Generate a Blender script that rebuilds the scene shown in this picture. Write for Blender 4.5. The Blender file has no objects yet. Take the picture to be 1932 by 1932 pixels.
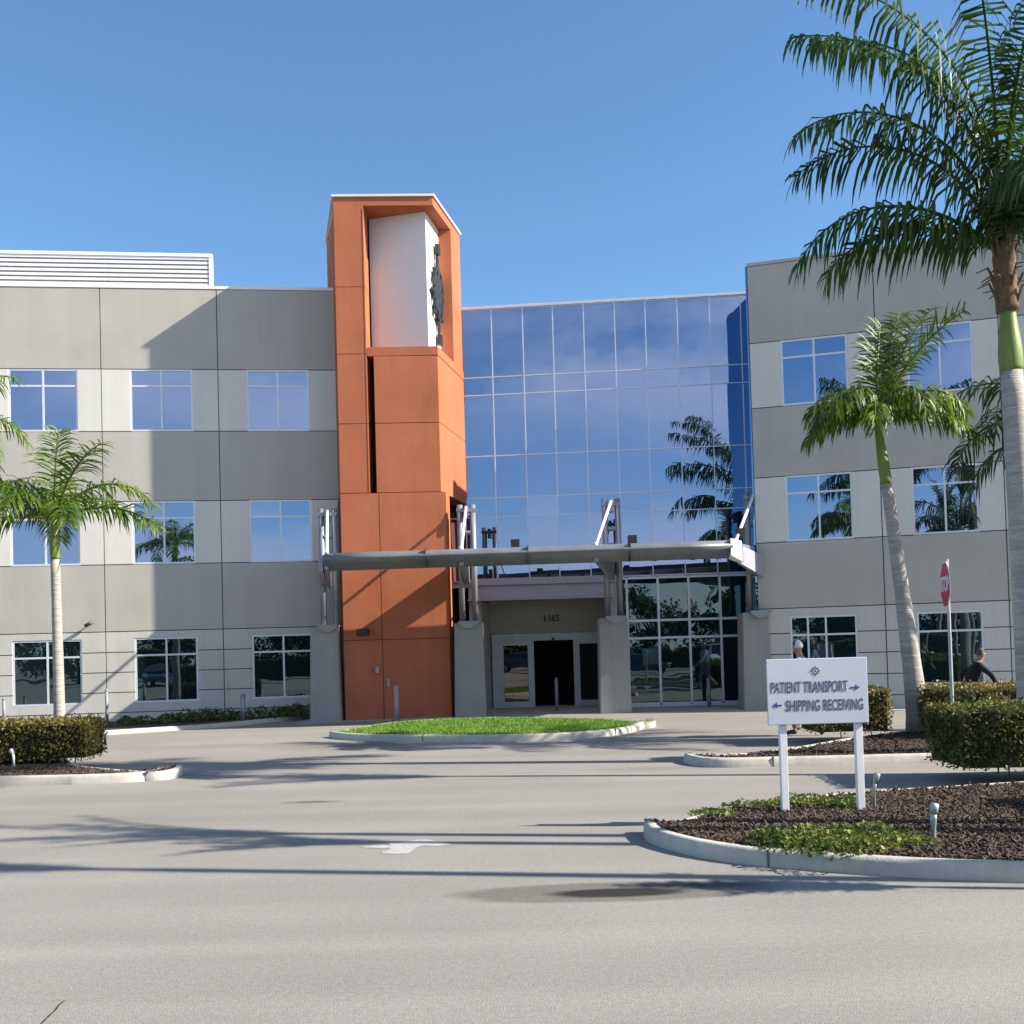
import bpy, bmesh, math, random
from mathutils import Vector, Matrix, noise as mnoise
from math import radians, sin, cos, pi, sqrt, atan2, tan, exp
random.seed(7)
SC = bpy.context.scene
COL = SC.collection
# ------------------------------------------------------------------ camera
EYE = 2.0; FPX = 2000.0; IMG = 1932.0; PCX = 966.0; PCY = 1170.0
pt, rl = radians(1.5), radians(1.6)
_f = Vector((0, cos(pt), sin(pt))); _u = Vector((0, -sin(pt), cos(pt))); _r = Vector((1, 0, 0))
UPV = cos(rl)*_u + sin(rl)*_r; RTV = cos(rl)*_r - sin(rl)*_u
cam = bpy.data.cameras.new('camera'); camo = bpy.data.objects.new('camera', cam); COL.objects.link(camo)
M = Matrix.Identity(4)
for i in range(3):
    M[i][0] = RTV[i]; M[i][1] = UPV[i]; M[i][2] = -_f[i]
M[2][3] = EYE
camo.matrix_world = M
cam.sensor_width = 36; cam.sensor_fit = 'HORIZONTAL'; cam.lens = 36*FPX/IMG
cam.shift_x = 0; cam.shift_y = (PCY-966)/IMG
cam.clip_start = 0.1; cam.clip_end = 3000
SC.camera = camo
# ------------------------------------------------------------------ light
SUNV = Vector((1.0, -0.19, tan(radians(33))*1.018)).normalized()
sun = bpy.data.lights.new('sun', 'SUN'); sun.energy = 5.0; sun.angle = radians(0.55); sun.color = (1.0, 0.92, 0.79)
suno = bpy.data.objects.new('sun', sun); COL.objects.link(suno)
suno.rotation_euler = SUNV.to_track_quat('Z', 'Y').to_euler(); suno.location = (60, -5, 50)
W = bpy.data.worlds.new('World'); SC.world = W; W.use_nodes = True
nt = W.node_tree; N = nt.nodes; L = nt.links; N.clear()
out = N.new('ShaderNodeOutputWorld'); bg = N.new('ShaderNodeBackground'); sky = N.new('ShaderNodeTexSky')
sky.sky_type = 'NISHITA'; sky.sun_disc = False; sky.sun_elevation = radians(33); sky.sun_rotation = radians(100.8)
sky.altitude = 0; sky.air_density = 1.0; sky.dust_density = 0.3; sky.ozone_density = 2.5
tc = N.new('ShaderNodeTexCoord'); mp = N.new('ShaderNodeMapping'); mp.inputs['Scale'].default_value = (1.4, 1.4, 4.2)
mp.inputs['Location'].default_value = (0.35, 0.2, 0.15)
cn = N.new('ShaderNodeTexNoise'); cn.inputs['Scale'].default_value = 1.9; cn.inputs['Detail'].default_value = 7; cn.inputs['Roughness'].default_value = 0.58
L.new(tc.outputs['Generated'], mp.inputs[0]); L.new(mp.outputs[0], cn.inputs['Vector'])
cr = N.new('ShaderNodeMapRange'); cr.inputs[1].default_value = 0.30; cr.inputs[2].default_value = 0.62; cr.clamp = True; cr.interpolation_type = 'SMOOTHSTEP'
L.new(cn.outputs['Fac'], cr.inputs[0])
sx = N.new('ShaderNodeSeparateXYZ'); L.new(tc.outputs['Generated'], sx.inputs[0])
mr = N.new('ShaderNodeMapRange'); mr.inputs[1].default_value = -0.15; mr.inputs[2].default_value = -0.6; mr.inputs[3].default_value = 0; mr.inputs[4].default_value = 0.9
L.new(sx.outputs['Y'], mr.inputs[0])
ml = N.new('ShaderNodeMath'); ml.operation = 'MULTIPLY'; L.new(cr.outputs[0], ml.inputs[0])
mr2 = N.new('ShaderNodeMapRange'); mr2.inputs[1].default_value = -0.34; mr2.inputs[2].default_value = -0.12; L.new(sx.outputs['X'], mr2.inputs[0])
ml0 = N.new('ShaderNodeMath'); ml0.operation = 'MULTIPLY'; L.new(mr.outputs[0], ml0.inputs[0]); L.new(mr2.outputs[0], ml0.inputs[1]); mlz = N.new('ShaderNodeMath'); mlz.operation = 'MULTIPLY'; L.new(ml0.outputs[0], mlz.inputs[0]); L.new(mlz.outputs[0], ml.inputs[1])
zr = N.new('ShaderNodeValToRGB'); el = zr.color_ramp.elements; el[0].position = 0.0; el[0].color = (.8,)*3+(1,); el[1].position = 1.0; el[1].color = (1,)*4
for ps, vl in ((.10, 1.0), (.14, .35), (.18, .35), (.23, 1.0)): q_ = el.new(ps); q_.color = (vl, vl, vl, 1)
zn = N.new('ShaderNodeTexNoise'); zn.inputs['Scale'].default_value = 3.0; L.new(tc.outputs['Generated'], zn.inputs['Vector'])
za = N.new('ShaderNodeMath'); za.operation = 'MULTIPLY_ADD'; za.inputs[1].default_value = .12; L.new(zn.outputs['Fac'], za.inputs[0])
zb_ = N.new('ShaderNodeMath'); zb_.operation = 'ADD'; zb_.inputs[1].default_value = -.06; L.new(sx.outputs['Z'], zb_.inputs[0]); L.new(zb_.outputs[0], za.inputs[2])
L.new(za.outputs[0], zr.inputs[0]); L.new(zr.outputs[0], mlz.inputs[1])
tint = N.new('ShaderNodeMix'); tint.data_type = 'RGBA'; tint.blend_type = 'MULTIPLY'; tint.inputs[0].default_value = 1.0
tint.inputs[7].default_value = (0.83, 1.06, 1.20, 1)
L.new(sky.outputs[0], tint.inputs[6])
mx = N.new('ShaderNodeMix'); mx.data_type = 'RGBA'; mx.inputs[7].default_value = (6.6, 6.3, 7.4, 1)
L.new(ml.outputs[0], mx.inputs[0]); L.new(tint.outputs[2], mx.inputs[6])
L.new(mx.outputs[2], bg.inputs[0]); bg.inputs[1].default_value = 0.079
L.new(bg.outputs[0], out.inputs[0])
SC.view_settings.view_transform = 'Standard'; SC.view_settings.look = 'None'
SC.view_settings.exposure = 1.15; SC.view_settings.gamma = 1
SC.cycles.use_denoising = True
SC.cycles.max_bounces = 8

# ------------------------------------------------------------------ pixel helpers (photo shown at 1932 px)
def ray(px, py):
    return _f + RTV*((px-PCX)/FPX) - UPV*((py-PCY)/FPX)
def D(px, py, d):
    v = ray(px, py); return Vector((0, 0, EYE)) + v*(d/v.y)
def G(px, py, z=0.0):
    v = ray(px, py); return Vector((0, 0, EYE)) + v*((z-EYE)/v.z)

# ------------------------------------------------------------------ materials
def newmat(name):
    m = bpy.data.materials.new(name); m.use_nodes = True
    return m, m.node_tree.nodes, m.node_tree.links, m.node_tree.nodes['Principled BSDF']
def mat(name, col, rough=0.6, var=0.12, scale=4.0, bump=0.0, bscale=40.0, metal=0.0, detail=5, spec=0.4, col2=None, stretch=None, streak=0.0):
    m, n, l, b = newmat(name)
    tcn = n.new('ShaderNodeTexCoord'); src = tcn.outputs['Object']
    if stretch:
        mpn = n.new('ShaderNodeMapping'); mpn.inputs['Scale'].default_value = stretch
        l.new(src, mpn.inputs[0]); src = mpn.outputs[0]
    ns = n.new('ShaderNodeTexNoise'); ns.inputs['Scale'].default_value = scale; ns.inputs['Detail'].default_value = detail; ns.inputs['Roughness'].default_value = 0.6
    l.new(src, ns.inputs['Vector'])
    rp = n.new('ShaderNodeMapRange'); rp.inputs[1].default_value = 0.3; rp.inputs[2].default_value = 0.7
    l.new(ns.outputs['Fac'], rp.inputs[0])
    mi = n.new('ShaderNodeMix'); mi.data_type = 'RGBA'
    c2 = col2 if col2 else tuple(min(1, c*(1+var)) for c in col)
    c1 = col if col2 else tuple(c*(1-var) for c in col)
    mi.inputs[6].default_value = (*c1, 1); mi.inputs[7].default_value = (*c2, 1)
    l.new(rp.outputs[0], mi.inputs[0]); cout = mi.outputs[2]
    if streak > 0:      # rain streaks and grime: vertical weathering marks
        for scl, amt in (((2.2, 2.2, .16), streak), ((9, 9, .5), streak*.5), ((.5, .5, .9), streak*.7)):
            q = n.new('ShaderNodeMapping'); q.inputs['Scale'].default_value = scl; l.new(tcn.outputs['Object'], q.inputs[0])
            z = n.new('ShaderNodeTexNoise'); z.inputs['Scale'].default_value = 1.0; z.inputs['Detail'].default_value = 5; l.new(q.outputs[0], z.inputs['Vector'])
            y = n.new('ShaderNodeMapRange'); y.inputs[1].default_value = .42; y.inputs[2].default_value = .68; y.inputs[3].default_value = 1.0+amt*.2; y.inputs[4].default_value = 1.0-amt; l.new(z.outputs['Fac'], y.inputs[0])
            x = n.new('ShaderNodeVectorMath'); x.operation = 'SCALE'; l.new(cout, x.inputs[0]); l.new(y.outputs[0], x.inputs['Scale']); cout = x.outputs[0]
    l.new(cout, b.inputs['Base Color'])
    b.inputs['Roughness'].default_value = rough; b.inputs['Metallic'].default_value = metal
    b.inputs['Specular IOR Level'].default_value = spec
    if bump > 0:
        nb = n.new('ShaderNodeTexNoise'); nb.inputs['Scale'].default_value = bscale; nb.inputs['Detail'].default_value = 4
        l.new(src, nb.inputs['Vector'])
        bp = n.new('ShaderNodeBump'); bp.inputs['Strength'].default_value = bump; bp.inputs['Distance'].default_value = 0.02
        l.new(nb.outputs['Fac'], bp.inputs['Height']); l.new(bp.outputs[0], b.inputs['Normal'])
    return m
def leafmat(name, c1, c2, scale=3.0, trans=0.3, rough=0.5):
    m, n, l, b = newmat(name)
    tcn = n.new('ShaderNodeTexCoord'); ns = n.new('ShaderNodeTexNoise'); ns.inputs['Scale'].default_value = scale; ns.inputs['Detail'].default_value = 3
    l.new(tcn.outputs['Object'], ns.inputs['Vector'])
    rp = n.new('ShaderNodeMapRange'); rp.inputs[1].default_value = 0.35; rp.inputs[2].default_value = 0.65
    l.new(ns.outputs['Fac'], rp.inputs[0])
    mi = n.new('ShaderNodeMix'); mi.data_type = 'RGBA'; mi.inputs[6].default_value = (*c1, 1); mi.inputs[7].default_value = (*c2, 1)
    l.new(rp.outputs[0], mi.inputs[0]); l.new(mi.outputs[2], b.inputs['Base Color'])
    b.inputs['Roughness'].default_value = rough; b.inputs['Specular IOR Level'].default_value = 0.35
    tr = n.new('ShaderNodeBsdfTranslucent'); l.new(mi.outputs[2], tr.inputs['Color'])
    ms = n.new('ShaderNodeMixShader'); ms.inputs[0].default_value = trans
    l.new(b.outputs[0], ms.inputs[1]); l.new(tr.outputs[0], ms.inputs[2])
    l.new(ms.outputs[0], n['Material Output'].inputs['Surface'])
    return m
def glassmat(name, refl, tintc, base, rough=0.0, wav=0.02, fres=True):
    """tinted architectural glass: dark body under a blue mirror coating"""
    m, n, l, b = newmat(name)
    n.remove(b)
    df = n.new('ShaderNodeBsdfDiffuse'); df.inputs[0].default_value = (*base, 1)
    gl = n.new('ShaderNodeBsdfGlossy'); gl.inputs['Color'].default_value = (*tintc, 1); gl.inputs['Roughness'].default_value = rough
    ms = n.new('ShaderNodeMixShader'); ms.inputs[0].default_value = refl
    tcn = n.new('ShaderNodeTexCoord'); nb = n.new('ShaderNodeTexNoise'); nb.inputs['Scale'].default_value = 0.9; nb.inputs['Detail'].default_value = 1.5
    l.new(tcn.outputs['Object'], nb.inputs['Vector'])
    bp = n.new('ShaderNodeBump'); bp.inputs['Strength'].default_value = 1.0; bp.inputs['Distance'].default_value = wav
    l.new(nb.outputs['Fac'], bp.inputs['Height']); l.new(bp.outputs[0], gl.inputs['Normal'])
    l.new(df.outputs[0], ms.inputs[1]); l.new(gl.outputs[0], ms.inputs[2]); l.new(ms.outputs[0], n['Material Output'].inputs['Surface'])
    return m

MT = {}
MT['band'] = mat('grey_stucco', (0.415, 0.40, 0.36), 0.85, 0.04, 0.8, 0.18, 60, spec=.2, streak=.045)
MT['cream'] = mat('cream_stucco', (0.60, 0.59, 0.54), 0.85, 0.03, 0.8, 0.18, 60, spec=.2, streak=.035)
MT['joint'] = mat('joint_shadow_gap', (0.12, 0.12, 0.12), 0.9)
MT['orange'] = mat('terracotta_stucco', (0.42, 0.138, 0.070), 0.85, 0.09, 0.9, 0.15, 60, spec=.15, streak=.07)
MT['orange_dk'] = mat('terracotta_joint', (0.13, 0.045, 0.028), 0.9)
MT['white_panel'] = mat('white_panel', (0.66, 0.66, 0.65), 0.6, 0.03)
MT['white_metal'] = mat('white_painted_metal', (0.74, 0.75, 0.76), 0.45, 0.04)
MT['frame'] = mat('window_frame_metal', (0.62, 0.66, 0.70), 0.4, 0.04, metal=0.2)
MT['silver'] = mat('silver_painted_steel', (0.25, 0.265, 0.295), 0.4, 0.06, metal=0.3)
MT['tube'] = mat('canopy_fascia_paint', (0.17, 0.18, 0.20), 0.42, 0.06, 1.5, metal=0.15, streak=.12)
MT['silver_dk'] = mat('grey_soffit_steel', (0.20, 0.205, 0.22), 0.5, 0.06, metal=0.2)
MT['mullion'] = mat('curtain_mullion', (0.60, 0.64, 0.72), 0.45, 0.04, metal=0.2)
MT['glass'] = glassmat('blue_mirror_glass', 0.62, (0.34, 0.47, 0.68), (0.012, 0.02, 0.03), wav=.004)
MT['glass_low'] = glassmat('tinted_green_glass', 0.16, (0.6, 0.8, 0.86), (0.006, 0.014, 0.016), wav=.004)
MT['glass_door'] = glassmat('door_glass', 0.16, (0.8, 0.8, 0.75), (0.01, 0.01, 0.01), wav=.003)
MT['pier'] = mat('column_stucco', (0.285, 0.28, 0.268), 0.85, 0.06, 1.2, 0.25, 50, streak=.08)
MT['fascia'] = mat('entrance_fascia_paint', (0.30, 0.30, 0.34), 0.6, 0.05)
MT['recess'] = mat('entrance_recess_stucco', (0.33, 0.32, 0.28), 0.85, 0.05)
MT['dark'] = mat('dark_interior', (0.012, 0.012, 0.014), 0.8, 0.3)
MT['black'] = mat('black_painted_metal', (0.02, 0.02, 0.024), 0.5, 0.1)
MT['kerb'] = mat('kerb_concrete', (0.46, 0.44, 0.385), 0.9, 0.2, 2.2, 0.3, 45, streak=.15)
MT['pave'] = mat('walk_concrete', (0.36, 0.35, 0.33), 0.9, 0.08, 1.5, 0.2, 40)
MT['mulch'] = mat('bark_mulch', (0.02, 0.012, 0.011), 0.95, 0, 14, 1.0, 30, col2=(0.07, 0.045, 0.04))
MT['chip'] = mat('bark_chip', (0.018, 0.012, 0.010), 0.95, 0, 45, 0.3, 60, col2=(0.135, 0.098, 0.07))
MT['grass'] = leafmat('lawn_grass', (0.10, 0.22, 0.02), (0.17, 0.30, 0.035), 2.0, 0.25)
MT['soil'] = mat('lawn_soil', (0.09, 0.15, 0.025), 0.95, 0.3, 6, 0.6, 30)
MT['palm'] = leafmat('palm_leaf', (0.022, 0.060, 0.012), (0.065, 0.125, 0.018), 1.6, 0.30, 0.45)
MT['palm_lt'] = leafmat('young_palm_leaf', (0.06, 0.14, 0.012), (0.17, 0.26, 0.025), 1.6, 0.42, 0.45)
MT['palm_mid'] = leafmat('leaning_palm_leaf', (0.04, 0.095, 0.012), (0.165, 0.235, 0.02), 1.6, 0.40, 0.45)
MT['palm_dk'] = leafmat('dark_palm_leaf', (0.018, 0.045, 0.012), (0.05, 0.09, 0.02), 1.6, 0.2, 0.45)
MT['shaft'] = mat('palm_crownshaft', (0.20, 0.24, 0.05), 0.5, 0, 3, 0.1, 20, col2=(0.10, 0.17, 0.03), stretch=(4, 4, 0.6))
MT['fibre'] = mat('palm_fibre', (0.10, 0.06, 0.035), 0.9, 0, 10, 0.6, 30, col2=(0.18, 0.12, 0.07))
MT['trunk'] = mat('palm_trunk', (0.26, 0.235, 0.21), 0.9, 0, 3.0, 0.8, 6, col2=(0.42, 0.39, 0.36), stretch=(0.8, 0.8, 7.0))
MT['hedge'] = leafmat('hedge_leaf', (0.045, 0.065, 0.012), (0.18, 0.17, 0.035), 2.4, 0.25)
MT['hedge_o'] = leafmat('hedge_leaf_bronze', (0.085, 0.09, 0.018), (0.27, 0.215, 0.045), 2.4, 0.25)
MT['hedge_in'] = mat('hedge_twigs', (0.018, 0.022, 0.009), 0.95, 0.4, 20)
MT['shrub'] = leafmat('groundcover_leaf', (0.045, 0.085, 0.014), (0.18, 0.21, 0.035), 4, 0.3)
MT['shrub_d'] = leafmat('bed_plant_leaf', (0.04, 0.075, 0.02), (0.13, 0.16, 0.04), 4, 0.25)
MT['tree'] = leafmat('tree_leaf', (0.015, 0.035, 0.01), (0.05, 0.08, 0.02), 1.0, 0.2)
MT['bark'] = mat('bark', (0.10, 0.075, 0.055), 0.95, 0.3, 6, 0.6, 12)
MT['sign'] = mat('sign_panel_white', (0.50, 0.55, 0.62), 0.35, 0.03, 2.5)
MT['ink'] = mat('sign_lettering', (0.07, 0.10, 0.15), 0.5, 0.05)
MT['ink_b'] = mat('sign_arrow_blue', (0.035, 0.09, 0.26), 0.5, 0.05)
MT['bronze'] = mat('dark_bronze_metal', (0.05, 0.052, 0.05), 0.35, 0.2, 6, metal=0.6)
MT['steel_g'] = mat('grey_post_metal', (0.22, 0.24, 0.25), 0.5, 0.1)
MT['red'] = mat('stop_sign_red', (0.55, 0.03, 0.05), 0.4, 0.08)
MT['galv'] = mat('galvanised_post', (0.38, 0.42, 0.42), 0.5, 0.1, metal=0.3)
MT['skin'] = mat('skin', (0.38, 0.21, 0.145), 0.6, 0.05)
MT['hair_w'] = mat('white_hair', (0.62, 0.60, 0.58), 0.8, 0.1, 30)
MT['hair_g'] = mat('grey_brown_hair', (0.09, 0.07, 0.06), 0.8, 0.15, 30)
MT['cloth_bk'] = mat('black_cloth', (0.012, 0.012, 0.016), 0.9, 0.2, 12)
MT['cloth_gr'] = mat('grey_cloth', (0.20, 0.19, 0.19), 0.9, 0.1, 12)
MT['cloth_lt'] = mat('pale_shirt_cloth', (0.42, 0.45, 0.5), 0.9, 0.06, 12)
MT['shoe'] = mat('dark_shoe', (0.02, 0.018, 0.025), 0.6)
MT['car_w'] = mat('white_car_paint', (0.75, 0.76, 0.78), 0.25, 0.01, spec=0.6)
MT['car_b'] = mat('blue_car_paint', (0.04, 0.07, 0.14), 0.25, 0.01, spec=0.6)
MT['tyre'] = mat('tyre_rubber', (0.02, 0.02, 0.02), 0.9)
MT['paint'] = mat('road_paint', (0.30, 0.295, 0.28), 0.9, 0, 14, col2=(0.42, 0.42, 0.40))

def road_material():
    m, n, l, b = newmat('worn_asphalt')
    g = n.new('ShaderNodeNewGeometry')
    def noise(sc, det=4, st=None):
        x = n.new('ShaderNodeTexNoise'); x.inputs['Scale'].default_value = sc; x.inputs['Detail'].default_value = det
        if st:
            q = n.new('ShaderNodeMapping'); q.inputs['Scale'].default_value = st; l.new(g.outputs['Position'], q.inputs[0]); l.new(q.outputs[0], x.inputs['Vector'])
        else: l.new(g.outputs['Position'], x.inputs['Vector'])
        return x.outputs['Fac']
    def mul(a, bb): 
        x = n.new('ShaderNodeMath'); x.operation = 'MULTIPLY'; l.new(a, x.inputs[0])
        if isinstance(bb, float): x.inputs[1].default_value = bb
        else: l.new(bb, x.inputs[1])
        return x.outputs[0]
    def rng(a, i0, i1, o0, o1):
        x = n.new('ShaderNodeMapRange'); l.new(a, x.inputs[0])
        for k, v in zip((1, 2, 3, 4), (i0, i1, o0, o1)): x.inputs[k].default_value = v
        return x.outputs[0]
    f = rng(noise(90, 2), 0.35, 0.65, 0.80, 1.2)
    f = mul(f, rng(noise(22, 3), 0.35, 0.65, 0.93, 1.07))
    f = mul(f, rng(noise(0.35, 5), 0.35, 0.65, 0.93, 1.06))
    f = mul(f, rng(noise(0.8, 4, (0.12, 1.6, 1)), 0.4, 0.62, 0.93, 1.04))
    # oil and damp stains plus painted cast shadows: soft ellipses  (x, y, rx, ry, darkness)
    def stain_or_shadow(x0, y0, rx, ry, amt, soft=0.5):
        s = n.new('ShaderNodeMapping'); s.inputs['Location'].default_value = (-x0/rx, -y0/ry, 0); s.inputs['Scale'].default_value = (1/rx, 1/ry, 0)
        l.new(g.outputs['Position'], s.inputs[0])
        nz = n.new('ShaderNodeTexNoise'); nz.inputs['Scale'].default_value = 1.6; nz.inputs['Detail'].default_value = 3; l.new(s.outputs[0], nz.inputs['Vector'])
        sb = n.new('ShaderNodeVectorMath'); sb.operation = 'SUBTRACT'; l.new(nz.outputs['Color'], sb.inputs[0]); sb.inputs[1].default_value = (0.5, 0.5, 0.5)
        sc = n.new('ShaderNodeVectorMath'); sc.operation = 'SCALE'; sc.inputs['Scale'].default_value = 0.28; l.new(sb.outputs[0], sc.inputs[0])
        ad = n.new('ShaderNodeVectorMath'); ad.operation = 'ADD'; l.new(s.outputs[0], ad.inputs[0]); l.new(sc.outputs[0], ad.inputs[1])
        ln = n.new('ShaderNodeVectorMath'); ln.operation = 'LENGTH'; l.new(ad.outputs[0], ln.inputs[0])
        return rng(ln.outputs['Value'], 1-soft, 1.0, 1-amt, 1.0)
    for a in STAINS_SHADOWS: f = mul(f, stain_or_shadow(*a))
    mi = n.new('ShaderNodeMix'); mi.data_type = 'RGBA'
    mi.inputs[6].default_value = (0.0, 0.0, 0.0, 1); mi.inputs[7].default_value = (0.246, 0.233, 0.211, 1)
    l.new(f, mi.inputs[0]); mi.clamp_factor = False
    l.new(mi.outputs[2], b.inputs['Base Color'])
    b.inputs['Roughness'].default_value = 0.9; b.inputs['Specular IOR Level'].default_value = 0.25
    bp = n.new('ShaderNodeBump'); bp.inputs['Strength'].default_value = 0.5; bp.inputs['Distance'].default_value = 0.01
    l.new(noise(120, 3), bp.inputs['Height']); l.new(bp.outputs[0], b.inputs['Normal'])
    return m
STAINS_SHADOWS = [(0.80, 8.66, 1.50, 0.38, 0.42, 0.22), (0.80, 8.62, 0.66, 0.18, 0.85, 0.35), (1.5, 8.8, .7, .13, .45, .5), (-5.2, 13.2, 2.6, .5, .08, .8), (2.5, 12.6, 1.8, .5, .08, .8), (-1.5, 7.6, 2.2, .35, .06, .9), (-9.5, 24.5, 2.0, .8, .12, .9), (-3.6, 22.9, 2.2, 1.3, 0.36, 0.8), (-2.75, 14.35, 0.55, 0.14, 0.62, 0.8),  # the bluish palm shadow band and a small shadow are painted in among these
          (-7.6, 14.2, 1.0, 0.2, 0.25, 0.9), (-0.6, 19.2, 6, 2.2, 0.08, 0.9), (3.0, 24.0, 2.0, 1.2, 0.3, 0.9), (2.2, 17.0, 1.3, 0.5, 0.25, 0.9),
          (-5.2, 18.0, 1.4, 0.35, 0.2, 0.9), (4.6, 20.9, 2.2, 0.6, 0.1, 0.9), (3.8, 8.4, 1.4, 0.14, 0.25, 0.9)]
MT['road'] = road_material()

# ------------------------------------------------------------------ mesh builder
class MB:
    def __init__(s): s.v = []; s.f = []; s.m = []
    def poly(s, pts, mi=0):
        o = len(s.v); s.v += [tuple(p) for p in pts]; s.f.append(tuple(range(o, o+len(pts)))); s.m.append(mi)
    def hexa(s, b, t, mi=0):
        """b,t : lists of 4 points bottom and top, counter-clockwise seen from above"""
        o = len(s.v); s.v += [tuple(p) for p in b] + [tuple(p) for p in t]
        for q in ((3, 2, 1, 0), (4, 5, 6, 7), (0, 1, 5, 4), (1, 2, 6, 5), (2, 3, 7, 6), (3, 0, 4, 7)):
            s.f.append(tuple(o+i for i in q)); s.m.append(mi)
    def box(s, x0, x1, y0, y1, z0, z1, mi=0):
        s.hexa([(x0, y0, z0), (x1, y0, z0), (x1, y1, z0), (x0, y1, z0)], [(x0, y0, z1), (x1, y0, z1), (x1, y1, z1), (x0, y1, z1)], mi)
    def prism(s, pts, z0, z1, mi=0):
        n = len(pts); o = len(s.v)
        s.v += [(p[0], p[1], z0) for p in pts] + [(p[0], p[1], z1) for p in pts]
        s.f.append(tuple(o+i for i in reversed(range(n)))); s.m.append(mi)
        s.f.append(tuple(o+n+i for i in range(n))); s.m.append(mi)
        for i in range(n):
            j = (i+1) % n; s.f.append((o+i, o+j, o+n+j, o+n+i)); s.m.append(mi)
    def tube(s, path, rad, n=12, mi=0, caps=True):
        path = [Vector(p) for p in path]
        if not isinstance(rad, (list, tuple)): rad = [rad]*len(path)
        o = len(s.v); up = Vector((0, 0, 1))
        for i, p in enumerate(path):
            d = (path[min(i+1, len(path)-1)]-path[max(i-1, 0)]).normalized()
            a = d.cross(up)
            if a.length < 1e-3: a = d.cross(Vector((0, 1, 0)))
            a.normalize(); b = a.cross(d).normalized()
            for k in range(n):
                t = 2*pi*k/n; s.v.append(tuple(p + a*(rad[i]*cos(t)) + b*(rad[i]*sin(t))))
        for i in range(len(path)-1):
            for k in range(n):
                k2 = (k+1) % n
                s.f.append((o+i*n+k, o+i*n+k2, o+(i+1)*n+k2, o+(i+1)*n+k)); s.m.append(mi)
        if caps:
            s.f.append(tuple(o+k for k in reversed(range(n)))); s.m.append(mi)
            e = o+(len(path)-1)*n; s.f.append(tuple(e+k for k in range(n))); s.m.append(mi)
    def build(s, name, mats, parent=None, smooth=False, bevel=0, loc=None, fix=False):
        me = bpy.data.meshes.new(name); me.from_pydata(s.v, [], s.f)
        if not isinstance(mats, (list, tuple)): mats = [mats]
        for q in mats: me.materials.append(MT[q] if isinstance(q, str) else q)
        me.polygons.foreach_set('material_index', s.m)
        if smooth: me.polygons.foreach_set('use_smooth', [True]*len(s.f))
        me.update()
        if fix:
            bm = bmesh.new(); bm.from_mesh(me); bmesh.ops.recalc_face_normals(bm, faces=bm.faces); bm.to_mesh(me); bm.free()
        o = bpy.data.objects.new(name, me); COL.objects.link(o)
        if parent: o.parent = parent; o.matrix_parent_inverse = Matrix.Translation(-parent.location) if not loc else Matrix()
        if loc: o.location = loc
        if bevel:
            bv = o.modifiers.new('bevel', 'BEVEL'); bv.width = bevel; bv.segments = 2; bv.limit_method = 'ANGLE'; bv.angle_limit = radians(40)
        return o
def empty(name, loc, label, cat, group=None, rz=0):
    o = bpy.data.objects.new(name, None); COL.objects.link(o); o.location = loc; o.rotation_euler = (0, 0, rz)
    o.empty_display_size = 0.3
    return tag(o, label, cat, group)
def tag(o, label=None, cat=None, group=None, kind=None):
    if label: o['label'] = label
    if cat: o['category'] = cat
    if group: o['group'] = group
    if kind: o['kind'] = kind
    return o
def copy_tree(o, loc, rz=0, label=None, scale=None):
    c = o.copy(); COL.objects.link(c); c.location = loc; c.rotation_euler = (0, 0, rz)
    if scale: c.scale = (scale,)*3
    if label: c['label'] = label
    for ch in list(o.children):
        d = ch.copy(); COL.objects.link(d); d.parent = c
        for g in ch.children:
            e = g.copy(); COL.objects.link(e); e.parent = d
    return c
def text_mesh(name, body, size, mtl, parent, mw, sx=1.0, ext=0.004, align='CENTER', bold=0.0):
    cu = bpy.data.curves.new(name, 'FONT'); cu.body = body; cu.size = size; cu.extrude = ext; cu.align_x = align; cu.align_y = 'CENTER'; cu.offset = bold
    t = bpy.data.objects.new(name+'_c', cu); COL.objects.link(t)
    bpy.context.view_layer.update()
    dg = bpy.context.evaluated_depsgraph_get()
    me = bpy.data.meshes.new_from_object(t.evaluated_get(dg)); me.name = name
    bpy.data.objects.remove(t); me.materials.clear(); me.materials.append(MT[mtl])
    me.transform(mw @ Matrix.Diagonal((sx, 1, 1, 1)))
    o = bpy.data.objects.new(name, me); COL.objects.link(o)
    if parent: o.parent = parent; o.matrix_parent_inverse = Matrix.Translation(-parent.location)
    return o
def smooth_poly(pts, sub=6):
    n = len(pts); out = []
    for i in range(n):
        p0, p1, p2, p3 = [Vector(pts[(i+k) % n][:2]) for k in (-1, 0, 1, 2)]
        for j in range(sub):
            t = j/sub
            out.append(0.5*((2*p1) + (p2-p0)*t + (2*p0-5*p1+4*p2-p3)*t*t + (3*p1-p0-3*p2+p3)*t**3))
    return out
def inset_poly(pts, w):
    n = len(pts); A = sum(pts[i].x*pts[(i+1) % n].y-pts[(i+1) % n].x*pts[i].y for i in range(n)); sg = 1 if A > 0 else -1
    out = []
    for i in range(n):
        d = (pts[(i+1) % n]-pts[i-1]); 
        if d.length < 1e-6: out.append(pts[i].copy()); continue
        d.normalize(); nn = Vector((-d.y, d.x))*sg; out.append(pts[i]+nn*w)
    return out
def inside(p, poly):
    c = False; n = len(poly); j = n-1
    for i in range(n):
        a, b = poly[i], poly[j]
        if (a[1] > p[1]) != (b[1] > p[1]) and p[0] < (b[0]-a[0])*(p[1]-a[1])/(b[1]-a[1])+a[0]: c = not c
        j = i
    return c
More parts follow.
